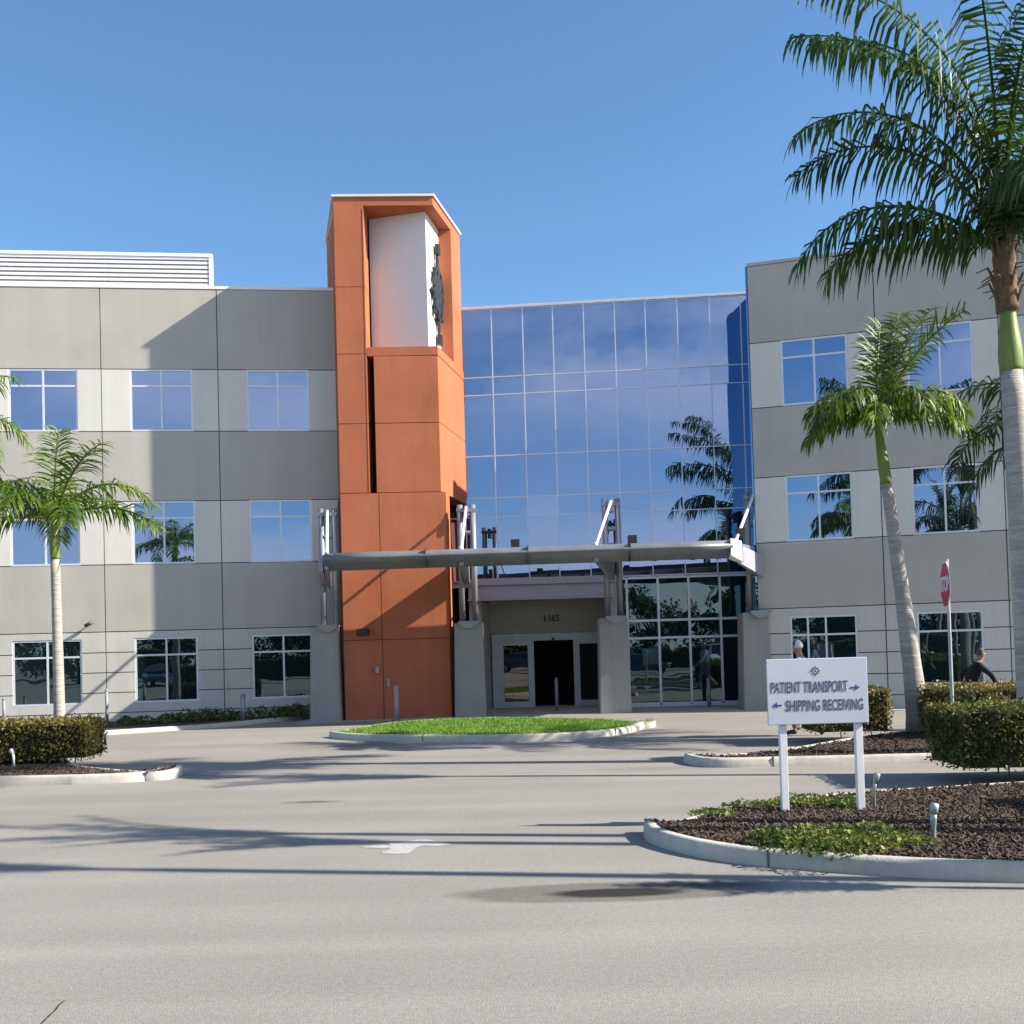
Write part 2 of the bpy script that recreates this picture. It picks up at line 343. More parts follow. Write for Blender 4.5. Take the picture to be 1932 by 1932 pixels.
def disp_polyfill(name, poly, z, mtl, kind='structure'):
    bm = bmesh.new(); vs = [bm.verts.new((p[0], p[1], z)) for p in poly]; f = bm.faces.new(vs); f.normal_update()
    if f.normal.z < 0: f.normal_flip()
    me = bpy.data.meshes.new(name); bm.to_mesh(me); bm.free(); me.materials.append(MT[mtl])
    o = bpy.data.objects.new(name, me); COL.objects.link(o); 
    if kind: o['kind'] = kind
    return o

# ================================================================== GROUND
mb = MB(); S = 500
mb.poly([(-S, -S, 0), (S, -S, 0), (S, S, 0), (-S, S, 0)])
tag(mb.build('road', 'road'), kind='structure')

def kerb(name, poly, w=0.15, h=0.15, mtl='kerb', label=None):
    """rounded concrete kerb ring following a closed outline, cut by joints every few metres"""
    n = len(poly); prof = [(0.0, -0.02), (0.012, h*0.75), (0.035, h*0.95), (0.06, h), (w-0.03, h), (w, h-0.02), (w, -0.02)]
    rings = [inset_poly(poly, a) for a, _ in prof]
    mbk = MB(); nr = len(prof)
    for r, (a, z) in zip(rings, prof):
        mbk.v += [(p.x, p.y, z) for p in r]
    acc = 0
    for i in range(n):
        j = (i+1) % n
        acc += (poly[j]-poly[i]).length
        for k in range(nr-1):
            mbk.f.append((k*n+i, k*n+j, (k+1)*n+j, (k+1)*n+i)); mbk.m.append(0)
    o = mbk.build(name, [mtl], smooth=True, fix=True); tag(o, kind='structure')
    return o, rings[-1]
def kerb_joints(name, poly, parent, every=3.0, h=0.15):
    mj = MB(); acc = 0.8; n = len(poly); ins = inset_poly(poly, 0.16); outp = inset_poly(poly, -0.002)
    for i in range(n):
        j = (i+1) % n; acc += (poly[j]-poly[i]).length
        if acc > every:
            acc = 0; a, b = outp[i], ins[i]; d = (poly[j]-poly[i]).normalized()*0.009
            mj.hexa([(a.x-d.x, a.y-d.y, -0.01), (a.x+d.x, a.y+d.y, -0.01), (b.x+d.x, b.y+d.y, -0.01), (b.x-d.x, b.y-d.y, -0.01)],
                    [(a.x-d.x, a.y-d.y, h+.002), (a.x+d.x, a.y+d.y, h+.002), (b.x+d.x, b.y+d.y, h+.002), (b.x-d.x, b.y-d.y, h+.002)])
    if mj.f:
        o = mj.build(name, 'joint', parent=parent, fix=True)
def chips(name, poly, z, num, view, parent=None, seed=1):
    """loose bark pieces; view = (x0,x1,y0,y1)"""
    rnd = random.Random(seed); m_ = MB(); c = 0
    while c < num:
        x = rnd.uniform(view[0], view[1]); y = rnd.uniform(view[2], view[3])
        if not inside((x, y), poly): c += 0.3; continue
        c += 1
        l_, w_, t = min(.06, rnd.expovariate(55)+.009), rnd.uniform(.005, .014), rnd.uniform(.004, .010)
        M_ = Matrix.Translation((x, y, z+rnd.uniform(0.0, .03))) @ Matrix.Rotation(rnd.uniform(0, 6.28), 4, 'Z') @ Matrix.Rotation(rnd.gauss(0, .45), 4, 'Y') @ Matrix.Rotation(rnd.gauss(0, .4), 4, 'X')
        P_ = [M_ @ Vector(q) for q in ((-l_, -w_, -t), (l_, -w_*.6, -t), (l_, w_*.6, -t), (-l_, w_, -t), (-l_, -w_, t), (l_*.9, -w_*.5, t), (l_*.9, w_*.5, t), (-l_, w_, t))]
        m_.hexa(P_[:4], P_[4:])
    o = m_.build(name, 'chip', parent=parent)
    return o

# front right island
isl1 = [G(1218, 1570), G(1228, 1592), G(1330, 1620), G(1500, 1640), G(1932, 1665), Vector((7.5, 8.0, 0)), Vector((14, 7.8, 0)), Vector((14.6, 10.5, 0)), Vector((14, 13.4, 0)), Vector((7.5, 13.5, 0)),
        G(1760, 1483, .15), G(1640, 1490, .15), G(1480, 1505, .15), G(1350, 1525, .15), G(1270, 1546, .15)]
isl2 = [G(1290, 1437), G(1340, 1448), G(1500, 1446), G(1760, 1440), Vector((9, 16.5, 0)), Vector((15, 16.2, 0)), Vector((16, 18.5, 0)), Vector((15, 21.2, 0)), Vector((9, 21.4, 0)), Vector((6.6, 20.2, 0)), G(1500, 1408, .15), G(1380, 1421, .15)]
isl3 = [G(622, 1392), G(690, 1398), G(880, 1400), G(1060, 1396), G(1180, 1385), G(1222, 1371), G(1212, 1361, .15), G(1120, 1355, .15), G(930, 1353, .15), G(760, 1360, .15), G(650, 1376, .15)]
isl4 = [G(328, 1461), G(290, 1454, .15), G(155, 1443, .15), Vector((-8.7, 20.6, 0)), Vector((-9.6, 22.6, 0)), Vector((-11, 23.6, 0)), Vector((-17, 24, 0)), Vector((-18, 20.5, 0)), Vector((-17, 17.6, 0)), G(0, 1483), G(150, 1480), G(270, 1474)]
CENT = []
for nm, pts, mtl in (('right_front', isl1, 'mulch'), ('right_back', isl2, 'mulch'), ('lawn', isl3, 'soil'), ('left', isl4, 'mulch')):
    sp = smooth_poly([Vector((p[0], p[1])) for p in pts], 5)
    ko, inner = kerb('kerb', sp)
    kerb_joints('kerb_joint', sp, ko, 3.1 if nm != 'lawn' else 4.2)
    if mtl == 'mulch':
        bed = disp_polyfill('mulch_bed', inner, 0.13, 'mulch')
    else:
        bed = disp_polyfill('lawn', inner, 0.135, 'soil')
    CENT.append((nm, sp, inner, bed))
ISL = {a: (b, c, d) for a, b, c, d in CENT}
chips('bark_chips', ISL['right_front'][1], 0.13, 32000, (1.2, 8, 8.3, 14.2), ISL['right_front'][2], 1)
chips('bark_chips', ISL['right_back'][1], 0.13, 3500, (2.8, 9, 16.6, 21), ISL['right_back'][2], 2)
chips('bark_chips', ISL['left'][1], 0.13, 3000, (-10, -5.8, 17.2, 20), ISL['left'][2], 3)
# lawn blades
rnd = random.Random(5); m_ = MB(); poly = ISL['lawn'][1]
c = 0
while c < 26000:
    x = rnd.uniform(-4.6, 3.5); y = rnd.uniform(22.8, 31)
    if not inside((x, y), poly): c += 0.2; continue
    c += 1; a = rnd.uniform(0, 6.28); h = rnd.uniform(.03, .075); w = .009; lx, ly = rnd.gauss(0, .02), rnd.gauss(0, .02)
    m_.poly([(x-w*cos(a), y-w*sin(a), .13), (x+w*cos(a), y+w*sin(a), .13), (x+lx, y+ly, .135+h)])
tag(m_.build('grass', 'grass'), 'short bright green lawn grass covering the oval traffic island', 'grass', kind='stuff')

# planting bed and kerb strip along the left wing, walk at the entrance
bedp = [Vector(p) for p in ((-20, 22.6), (-14.5, 25.6), (-11.3, 27.7), (-8.55, 29.45), (-7.9, 30.2), (-7.2, 31.4), (-6.35, 32.6), (-6.3, 33.1), (-20, 31.4))]
ko, inner = kerb('kerb', bedp, 0.16, 0.12); disp_polyfill('mulch_bed', inner, 0.11, 'mulch')
mb = MB(); mb.prism([(-6.3, 30.5), (-1.0, 31.0), (8.2, 30.2), (13.5, 27.4), (14.2, 28.8), (8.3, 34.5), (3.2, 36.2), (-6.2, 36.2)], -0.05, 0.012)
tag(mb.build('pavement', 'pave', fix=True), kind='structure')
# painted turn arrow
ap = [(700+x/8.78)*.966 for x in (50, 350, 560, 500, 640, 780, 900, 1020, 1150, 1260, 1350, 1600, 1350, 1100, 1000, 920, 830, 600, 410, 395, 520, 560, 350, 100)]
aq = [(1610+y/8.78)*.966 for y in (390, 360, 368, 330, 322, 318, 280, 268, 265, 275, 300, 350, 380, 370, 400, 460, 510, 512, 508, 475, 450, 412, 412, 405)]
pts = [G(x, y) for x, y in zip(ap, aq)]
o = disp_polyfill('arrow_marking', [(p.x, p.y) for p in pts], 0.004, 'paint', None)
tag(o, 'faded white turn arrow painted on the grey driveway', 'road marking')
# crack in the asphalt
mb = MB(); cp = [G(78, 1932), G(92, 1918), G(104, 1907), G(112, 1896), G(122, 1888)]
for i in range(len(cp)-1):
    a, b = cp[i], cp[i+1]; mb.poly([(a.x-.006, a.y, .003), (a.x+.006, a.y, .003), (b.x+.004, b.y, .003), (b.x-.004, b.y, .003)])
tag(mb.build('road_crack', 'black'), kind='structure')

# ================================================================== BUILDING
BLD = empty('office_building', (1.0, 34.0, 0), 'three storey grey and cream office building with a terracotta tower and a mirrored glass front', 'building')
class Wall:
    def __init__(s, P, d):
        s.P = Vector(P); s.d = Vector(d).normalized(); s.n = Vector((s.d.y, -s.d.x))   # n points to the viewer
    def pt(s, u, o, z): q = s.P + s.d*u + s.n*o; return (q.x, q.y, z)
    def box(s, m_, u0, u1, z0, z1, o0, o1, mi=0):
        m_.hexa([s.pt(u0, o1, z0), s.pt(u1, o1, z0), s.pt(u1, o0, z0), s.pt(u0, o0, z0)], [s.pt(u0, o1, z1), s.pt(u1, o1, z1), s.pt(u1, o0, z1), s.pt(u0, o0, z1)], mi)
def wing(wl, us, ue, joints, wins, roof, rows, gl, capmat):
    """us..ue span; joints u; wins list of (u0,u1); rows [(z0,z1)...] top to bottom; gl = z of ground floor band top"""
    m_ = MB(); g = 0.028
    xs = [us] + joints + [ue]
    zb = [(rows[0][1], roof, 0), (rows[1][1], rows[0][0], 0), (gl, rows[1][0], 0)]       # plain bands
    # backing
    def cells(z0, z1, mi, holes):
        for i in range(len(xs)-1):
            a, b = xs[i]+g/2, xs[i+1]-g/2
            hs = [h for h in holes if h[0] < b and h[1] > a]
            cur = a
            for h in hs:
                h0, h1 = max(h[0], a), min(h[1], b)
                if h0 > cur: wl.box(m_, cur, h0, z0+g/2, z1-g/2, -0.03, 0.03, mi)
                cur = h1
            if cur < b: wl.box(m_, cur, b, z0+g/2, z1-g/2, -0.03, 0.03, mi)
    for z0, z1, mi in zb: cells(z0, z1, mi, [])
    cells(rows[0][0], rows[0][1], 1, wins); cells(rows[1][0], rows[1][1], 1, wins)
    # rusticated ground floor
    w0, w1 = rows[2]
    zs = [0.0, 0.37, 0.98, 1.59, 2.20, gl]
    for a, b in zip(zs[:-1], zs[1:]):
        # split rows at window sill/head
        segs = []
        cuts = sorted({a, b} | {z for z in (w0, w1) if a < z < b})
        for c0, c1 in zip(cuts[:-1], cuts[1:]):
            hol = wins if (c0 >= w0-1e-6 and c1 <= w1+1e-6) else []
            z0 = c0+(g/2 if c0 == a and a > 0 else 0); z1 = c1-(g/2 if c1 == b else 0)
            for i in range(len(xs)-1):
                p, q = xs[i]+g/2, xs[i+1]-g/2; cur = p
                for h in [h for h in hol if h[0] < q and h[1] > p]:
                    if h[0] > cur: wl.box(m_, cur, h[0], z0, z1, -0.03, 0.03, 1 if False else 2)
                    cur = min(h[1], q)
                if cur < q: wl.box(m_, cur, q, z0, z1, -0.03, 0.03, 2)
    wl.box(m_, us, ue, 0, roof-0.02, -0.35, -0.0305, 3)    # dark backing (holes hidden by windows in front)
    wl.box(m_, us-0.01, ue+0.01, roof, roof+0.09, -0.35, 0.05, 4)
    # body behind
    return m_
def window(wl, u0, u1, z0, z1, mullions, transom, glass, tr_sill=True, fw=0.055, parent=BLD):
    m_ = MB()
    o0, o1 = -0.029, 0.012
    wl.box(m_, u0, u1, z0, z0+fw, o0, o1+.02); wl.box(m_, u0, u1, z1-fw, z1, o0, o1)
    wl.box(m_, u0, u0+fw, z0+fw, z1-fw, o0, o1); wl.box(m_, u1-fw, u1, z0+fw, z1-fw, o0, o1)
    for mm in mullions: wl.box(m_, mm-fw/2, mm+fw/2, z0+fw, z1-fw, o0, o1-.003)
    xs = [u0+fw]+[q for mm in mullions for q in (mm-fw/2, mm+fw/2)]+[u1-fw]
    for i in range(0, len(xs), 2): wl.box(m_, xs[i], xs[i+1], transom-fw/2, transom+fw/2, o0, o1-.006)
    w = m_.build('window', 'frame', parent=parent)
    g = MB(); ti = random.gauss(0, .0016)
    for i in range(0, len(xs), 2):
        for (a, b) in ((z0+fw, transom-fw/2), (transom+fw/2, z1-fw)):
            t1, t2 = random.gauss(0, .0018), random.gauss(0, .0018)
            g.poly([wl.pt(xs[i], -0.010+t1, a), wl.pt(xs[i+1], -0.010+t2, a), wl.pt(xs[i+1], -0.010-t1, b), wl.pt(xs[i], -0.010-t2, b)])
    p = g.build('pane', glass); p.parent = w
    p.matrix_parent_inverse = Matrix()
    # keep world placement
    p.matrix_parent_inverse = Matrix.Translation(-BLD.location) @ Matrix.Identity(4) if False else Matrix()
    return w
WL = Wall((-6.04, 33.0), (1, .125)); WR = Wall((7.0, 31.2), (1, -.296)); WC = Wall((-1.5, 34.4), (1, -.09))
MT['wallpale'] = mat('pale_grey_stucco', (0.50, 0.49, 0.45), 0.85, 0.04, 0.8, 0.18, 60, spec=.2, streak=.06)
rowsL = [(8.95, 10.87), (4.87, 6.80), (0.65, 2.62)]
winsL = [(-12.6, -10.62), (-9.07, -7.06), (-5.52, -3.65), (-2.02, -0.12)]
m_ = wing(WL, -13.4, 1.3, [-9.88, -6.36, -2.88], winsL, 13.38, rowsL, 2.83, 'cap')
WLo = m_.build('wing_wall', ['band', 'cream', 'wallpale', 'joint', 'white_metal'], parent=BLD)
rowsR = [(8.85, 10.78), (4.87, 6.79), (0.65, 2.69)]
winsR = [(1.14, 3.0), (4.6, 6.33), (8.1, 9.9)]
m_ = wing(WR, 0.25, 11.0, [3.77, 7.0], winsR, 13.08, rowsR, 2.93, 'cap')
WRo = m_.build('wing_wall', ['band', 'cream', 'wallpale', 'joint', 'band'], parent=BLD)
for wl, wins, rows in ((WL, winsL, rowsL), (WR, winsR, rowsR)):
    for (a, b) in wins:
        for ri, (z0, z1) in enumerate(rows):
            mull = [(a+b)/2]
            if wl is WR and ri == 2 and abs(a-1.14) < .01: mull = [a+.5, a+1.0]
            window(wl, a, b, z0, z1, mull, z1-(z1-z0)*.27, 'glass_low' if ri == 2 else 'glass')
# solid bodies (floors, roof, rear) of the two wings and the glazed link
m_ = MB()
m_.prism([WL.pt(-13.4, -.36, 0)[:2], WL.pt(1.3, -.36, 0)[:2], (-3.0, 46), (-22, 46)], 0, 13.2)
m_.prism([(-4.5, 36.6), (-2.2, 35.6), (-1.0, 39.2), (3.5, 39.2), (4.9, 35.2), (8.2, 33.9), (9, 46), (-4, 46)], 0, 12.9)
m_.prism([(-2.2, 35.3), (-1, 35.0), (8.1, 34.6), (8.1, 36), (4.9, 40), (-2, 40)], 4.3, 12.9)
m_.prism([WR.pt(0.26, -.36, 0)[:2], WR.pt(11.0, -.36, 0)[:2], WR.pt(11.0, -14, 0)[:2], WR.pt(0.26, -14, 0)[:2]], 0, 12.95)
m_.build('building_core', 'band', parent=BLD, fix=True)
# end wall of the right wing facing the glass link
m_ = MB(); WR.box(m_, 0.20, 0.245, 0, 13.08, -4.0, 0.028); m_.build('end_wall', 'glass', parent=BLD)
# roof louvre screen on the left wing
WS = Wall((WL.P + WL.n*(-3.2)), WL.d)
m_ = MB(); e = 2.58-6.04+.0
uend = -3.55
for k in range(11):
    z = 13.95+k*.150
    m_.hexa([WS.pt(-16, .07, z), WS.pt(uend, .07, z), WS.pt(uend, -.02, z+.05), WS.pt(-16, -.02, z+.05)], [WS.pt(-16, .07, z+.085), WS.pt(uend, .07, z+.085), WS.pt(uend, -.02, z+.13), WS.pt(-16, -.02, z+.13)])
for u in (uend, uend-3.5, uend-7, uend-10.5): WS.box(m_, u, u+.11, 13.1, 15.62, -.12, .09 if u == uend else -.07)
WS.box(m_, -16, uend+.11, 15.55, 15.66, -.12, .10)
WS.box(m_, -16, uend+.11, 13.0, 13.44, -.12, .10)
m_.build('roof_screen', 'white_metal', parent=BLD)
m_ = MB(); WS.box(m_, -16, uend+.05, 13.0, 15.60, -.20, -.16); m_.build('screen_backing', 'white_metal', parent=BLD)
# surveillance camera on the left wing
m_ = MB(); q = WL.pt(-6.9, .0, 3.0); q = D(168, 1178, 32.1)
m_.tube([(q.x, q.y+.1, q.z-.02), (q.x+.03, q.y-.12, q.z)], .02, 8); m_.tube([(q.x-.06, q.y-.2, q.z-.05), (q.x+.14, q.y-.12, q.z+.05)], [.045, .055], 10)
m_.build('security_camera', 'bronze', parent=BLD, smooth=True)

# --- glazed curtain wall
cols = [-0.9, 0.1, 1.1, 2.12, 3.1, 4.1, 5.1, 6.08, 7.1, 8.12, 9.1, 9.62]
rowz = [4.2, 6.25, 6.88, 8.25, 10.25, 10.83, 13.05]
m_ = MB(); mw = .032
for u in cols: WC.box(m_, u-mw/2, u+mw/2, 4.2, 13.1, -.1, .022)
for z in rowz: 
    for i in range(len(cols)-1): WC.box(m_, cols[i]+mw/2, cols[i+1]-mw/2, z-.016, z+.016, -.1, .018)
WC.box(m_, -1.0, 9.6, 13.07, 13.16, -.5, .06)
WC.box(m_, -1.0, 9.6, 4.0, 13.05, -.3, -.11)
CW = m_.build('curtain_wall', ['mullion'], parent=BLD)
for i in range(len(cols)-1):
    for j in range(len(rowz)-1):
        g = MB(); t1, t2 = random.gauss(0, .0022), random.gauss(0, .0022)
        a, b, z0, z1 = cols[i]+mw/2, cols[i+1]-mw/2, rowz[j]+.016, rowz[j+1]-.016
        g.poly([WC.pt(a, t1, z0), WC.pt(b, t2, z0), WC.pt(b, -t1, z1), WC.pt(a, -t2, z1)])
        g.build('pane', 'glass').parent = CW
# lower lobby window
m_ = MB(); lc = [4.86, 5.22, 6.21, 7.18, 8.16, 9.1]; fw = .075
for u in lc: WC.box(m_, u-fw/2, u+fw/2, .12, 4.12, -.12, .05)
for z in (.1, 2.19, 2.75, 4.12):
    for i in range(len(lc)-1): WC.box(m_, lc[i]+fw/2, lc[i+1]-fw/2, z-.035, z+.04, -.12, .046)
WC.box(m_, 4.82, 9.7, 0, .06, -.2, .1); WC.box(m_, 4.84, 9.6, .065, 4.1, -.35, -.3)
LW = m_.build('lobby_window', ['frame'], parent=BLD)
lz = [.14, 2.155, 2.23, 2.715, 2.79, 4.085]
for i in range(len(lc)-1):
    for j in range(0, 6, 2):
        g = MB(); t1, t2 = random.gauss(0, .002), random.gauss(0, .002)
        a, b = lc[i]+fw/2, lc[i+1]-fw/2
        g.poly([WC.pt(a, t1, lz[j]), WC.pt(b, t2, lz[j]), WC.pt(b, -t1, lz[j+1]), WC.pt(a, -t2, lz[j+1])])
        g.build('pane', 'glass_low').parent = LW
# --- entrance recess with fascia
m_ = MB()
m_.box(-1.35, 3.25, 33.35, 34.15, 3.52, 3.98); m_.box(-1.35, 3.3, 33.28, 34.15, 3.983, 4.2); m_.box(-1.38, 3.3, 33.30, 33.348, 3.50, 3.56)
m_.box(-1.35, 3.3, 34.153, 35.4, 3.56, 3.9, 1)                       # soffit
m_.build('entrance_fascia', ['fascia', 'recess'], parent=BLD, bevel=.008)
m_ = MB()
m_.box(-.78, 3.35, 35.42, 35.6, 2.47, 3.56)                          # wall above the door
m_.hexa([(-1.35, 33.6, 0), (-.98, 33.6, 0), (-.72, 35.6, 0), (-1.35, 35.6, 0)], [(-1.35, 33.6, 3.5), (-.98, 33.6, 3.5), (-.72, 35.6, 3.5), (-1.35, 35.6, 3.5)])
m_.box(3.15, 3.34, 33.75, 35.6, 0, 4.15)
EW = m_.build('entrance_wall', 'recess', parent=BLD)
text_mesh('house_number', '1165', .30, 'black', EW, Matrix.Translation(D(1040, 1167, 35.40)) @ Matrix.Rotation(pi/2, 4, 'X'), 0.95, .012, bold=.008).matrix_parent_inverse = Matrix()
# sliding door set
m_ = MB(); y0, y1 = 35.40, 35.5
m_.box(-.7, 3.15, y0, y1, 2.22, 2.46); m_.box(-.7, -.42, y0, y1, 0, 2.217); m_.box(.60, .70, y0, y1, 0, 2.217); m_.box(2.02, 2.12, y0, y1, 0, 2.217); m_.box(3.03, 3.15, y0, y1, 0, 2.217)
for a, b in ((-.417, .597), (2.123, 3.027)):
    m_.box(a, b, y0+.01, y1-.01, 0, .2); m_.box(a, b, y0+.01, y1-.01, 2.08, 2.217); m_.box(a, a+.1, y0+.01, y1-.01, .2, 2.08); m_.box(b-.1, b, y0+.01, y1-.01, .2, 2.08)
ED = m_.build('entrance_door', 'galv', parent=BLD)
for a, b in ((-.31, .49), (2.23, 2.92)):
    g = MB(); g.poly([(a, y0+.05, .2), (b, y0+.055, .2), (b, y0+.05, 2.08), (a, y0+.045, 2.08)]); g.build('pane', 'glass_door').parent = ED
g = MB(); g.tube([(1.36, 35.32, 2.26), (1.36, 35.42, 2.26)], .05, 10); g.build('door_sensor', 'black').parent = ED
m_ = MB(); m_.box(-.8, 3.3, 35.7, 39, 0, .01); m_.box(-.8, 3.3, 38.9, 39, 0.01, 2.9); m_.box(-.9, -.8, 35.6, 39, 0, 2.9); m_.box(3.3, 3.4, 35.6, 39, 0, 2.9); m_.box(-.8, 3.3, 35.6, 39, 2.95, 3.0)
m_.build('lobby_interior', 'dark', parent=BLD)

# --- terracotta tower
FY = lambda x: 31.3+.05*(x+3.4)                       # front face, turned slightly to the right
SDR, SDL = .21, -.226
def fr(x, o=0): return (x, FY(x)-o)
m_ = MB(); J = .02
def front_panel(x0, x1, z0, z1, o=0, mi=0, dep=.3):
    m_.hexa([(x0, FY(x0)-o, z0), (x1, FY(x1)-o, z0), (x1, FY(x1)+dep, z0), (x0, FY(x0)+dep, z0)], [(x0, FY(x0)-o, z1), (x1, FY(x1)-o, z1), (x1, FY(x1)+dep, z1), (x0, FY(x0)+dep, z1)], mi)
# base block z 0..6.72  (plan narrower on the right, the upper part oversails)
XL, XR, XU = -4.97, -1.86, -2.0
def base_poly(ins):
    return [(XL+ins, FY(XL)+ins), (XR-ins, FY(XR)+ins), (XR+.07-ins, 31.72), (-2.35, 31.9), (-2.2, 35.2), (-5.85, 35.2)]
yR = FY(XR)
zz = [0, 2.35, 4.62, 6.70]
m_.prism(base_poly(.025), 0, 6.68, 1)
XJ = -3.84
for a, b in zip(zz[:-1], zz[1:]):
    a2, b2 = a+(J/2 if a else 0), b-J/2
    m_.hexa([(XL, FY(XL), a2), (XJ-J/2, FY(XJ), a2), (XJ-J/2, FY(XJ)+.2, a2), (XL, FY(XL)+.2, a2)], [(XL, FY(XL), b2), (XJ-J/2, FY(XJ), b2), (XJ-J/2, FY(XJ)+.2, b2), (XL, FY(XL)+.2, b2)])
    m_.prism([(XJ+J/2, FY(XJ)), (XR, yR), (XR+.085, 31.72), (XR-.3, 31.72), (XJ+J/2, FY(XJ)+.2)], a2, b2)
    # left flank
    m_.prism([(XL-.012, FY(XL)+.203), (XL+.05, FY(XL)+.203), (-5.7, 35.0), (-5.80, 35.0)], a2, b2)
# recess wall behind the oversail
m_.prism([(-2.34, 31.93), (-2.14, 35.1), (-2.5, 35.1), (-2.5, 31.93)], 0, 6.69)
# upper shaft: left pier full height
zp = [6.70, 8.77, 10.85, 12.86, 15.30]
PXR = -4.10
for a, b in zip(zp[:-1], zp[1:]):
    m_.prism([(XL, FY(XL)), (PXR, FY(PXR)), (PXR+.02, FY(PXR)+.75), (XL+.05, FY(XL)+.75)], a+J/2, b-(J/2 if b < 15 else 0))
    m_.prism([(XL-.01, FY(XL)+.76), (XL-.19, 32.05), (-5.80, 34.7), (-5.6, 34.7), (XL+.2, 32.3), (XL+.2, FY(XL)+.76)][::-1] if False else [(XL-.06, FY(XL)+.753), (XL+.2, FY(XL)+.753), (-5.4, 34.7), (-5.78, 34.7)], a+J/2, b-(J/2 if b < 15 else 0))
m_.prism([(XL+.04, FY(XL)+.04), (PXR-.03, FY(XL)+.04), (PXR-.03, 32.0), (-5.3, 34.6), (-5.6, 34.6)], 6.70, 15.2, 1)
# oversailing volume z 6.70..11.0
def sideX(y, off=0): return XU + SDR*(y-31.37) + off
zv = [6.70, 8.77, 10.78]
for a, b in zip(zv[:-1], zv[1:]):
    m_.prism([(-3.89, FY(-3.89)), (XU, FY(XU)), (sideX(34.6), 34.6), (-3.2, 34.6), (-3.89, 33.0)], a+(J/2), b-J/2)
m_.prism([(-3.85, FY(-3.8)+.04), (XU-.03, FY(XU)+.04), (sideX(34.6)-.03, 34.55), (-3.2, 34.55)], 6.69, 10.9, 1)
m_.prism([(-4.08, FY(-4.0)+.02), (XU+.01, FY(XU)-.01), (sideX(34.62)+.01, 34.62), (-4.08, 34.6)], 10.78+J/2, 11.05)   # coping slab
m_.prism([(-4.4, 32.6), (-3.86, 32.6), (-3.86, 34.4), (-5.2, 34.4)], 6.7, 10.7, 1)                                    # back of the dark slot
# portal: beam round the corner and right pier
m_.prism([(XL, FY(XL)), (XU-.03, FY(XU)), (XU-.5, FY(XU)+.62), (XL+.1, FY(XL)+.62)], 15.30, 15.56)
m_.prism([(XU-.03+.004, FY(XU)+.004), (sideX(34.35), 34.35), (sideX(34.35)-.5, 34.35), (XU-.49, FY(XU)+.63)], 15.30, 15.56)
m_.prism([(XL-.06, FY(XL)+.753), (XL+.3, FY(XL)+.753), (-5.4, 34.7), (-5.78, 34.7)], 15.30, 15.56)
m_.prism([(sideX(33.25), 33.25), (sideX(34.35), 34.35), (sideX(34.35)-.55, 34.35), (sideX(33.25)-.55, 33.25)], 11.06, 15.295)
m_.prism([(XL+.1, FY(XL)+.63), (XU-.55, FY(XU)+.65), (-2.0, 34.35), (-5.72, 34.7)], 15.31, 15.55)                      # roof
m_.prism([(-2.4, 34.0), (-1.95, 34.34), (-5.4, 34.65), (-4.6, 33.5)], 11.06, 15.3)
TW = m_.build('tower', ['orange', 'orange_dk'], parent=BLD, fix=True)
m_ = MB(); e = .05
m_.prism([(XL-e, FY(XL)-e), (XU-.03+e, FY(XU)-e), (sideX(34.4)+e, 34.4), (-5.85, 34.78)], 15.563, 15.63)
g = m_.build('coping', 'white_panel', fix=True); g.parent = TW
m_ = MB(); m_.prism([(-4.06, 32.28), (-2.29, 31.82), (-1.93, 33.6), (-2.3, 34.2), (-4.3, 33.8)], 11.06, 15.30)
g = m_.build('sign_panel', 'white_panel', fix=True); g.parent = TW
# emblem on the sunlit side of the white panel: compass-like star in bronze
sd = Vector((.36, 1.74, 0)).normalized(); nr_ = Vector((sd.y, -sd.x, 0)); cen = Vector((-2.11, 32.73, 13.03))+nr_*.10
m_ = MB()
def star_pt(r, a): return cen + sd*(r*sin(a)*.62) + Vector((0, 0, r*cos(a)))
for k in range(8):
    a = k*pi/4; R_ = 1.48 if k % 4 == 0 else (1.05 if k % 2 == 1 else 1.15)
    tip = star_pt(R_, a); l_, r_ = star_pt(.55, a-.39), star_pt(.55, a+.39); c0 = cen
    for s1, s2 in ((l_, tip), (tip, r_)):
        b = [c0, s1, s2]; A_ = [p - nr_*.05 for p in b]; B_ = [p + nr_*(.10 if i == 0 else .03) for i, p in enumerate(b)]
        o_ = len(m_.v); m_.v += [tuple(p) for p in A_+B_]
        for q in ((0, 1, 2), (3, 4, 5), (0, 1, 4, 3), (1, 2, 5, 4), (2, 0, 3, 5)): m_.f.append(tuple(o_+i for i in q)); m_.m.append(0)
ring = [star_pt(.8, a*2*pi/40) for a in range(41)]
m_.tube(ring, .055, 8, caps=False)
for k in range(2):
    a = k*pi; t_ = star_pt(1.42, a); m_.hexa([t_-sd*.1+nr_*-.05-Vector((0, 0, .16)), t_-sd*.1+nr_*.08-Vector((0, 0, .16)), t_+sd*.1+nr_*.08-Vector((0, 0, .16)), t_+sd*.1-nr_*.05-Vector((0, 0, .16))],
        [t_-sd*.1+nr_*-.05+Vector((0, 0, .16)), t_-sd*.1+nr_*.08+Vector((0, 0, .16)), t_+sd*.1+nr_*.08+Vector((0, 0, .16)), t_+sd*.1-nr_*.05+Vector((0, 0, .16))])
g = m_.build('emblem', 'bronze', fix=True); g.parent = TW
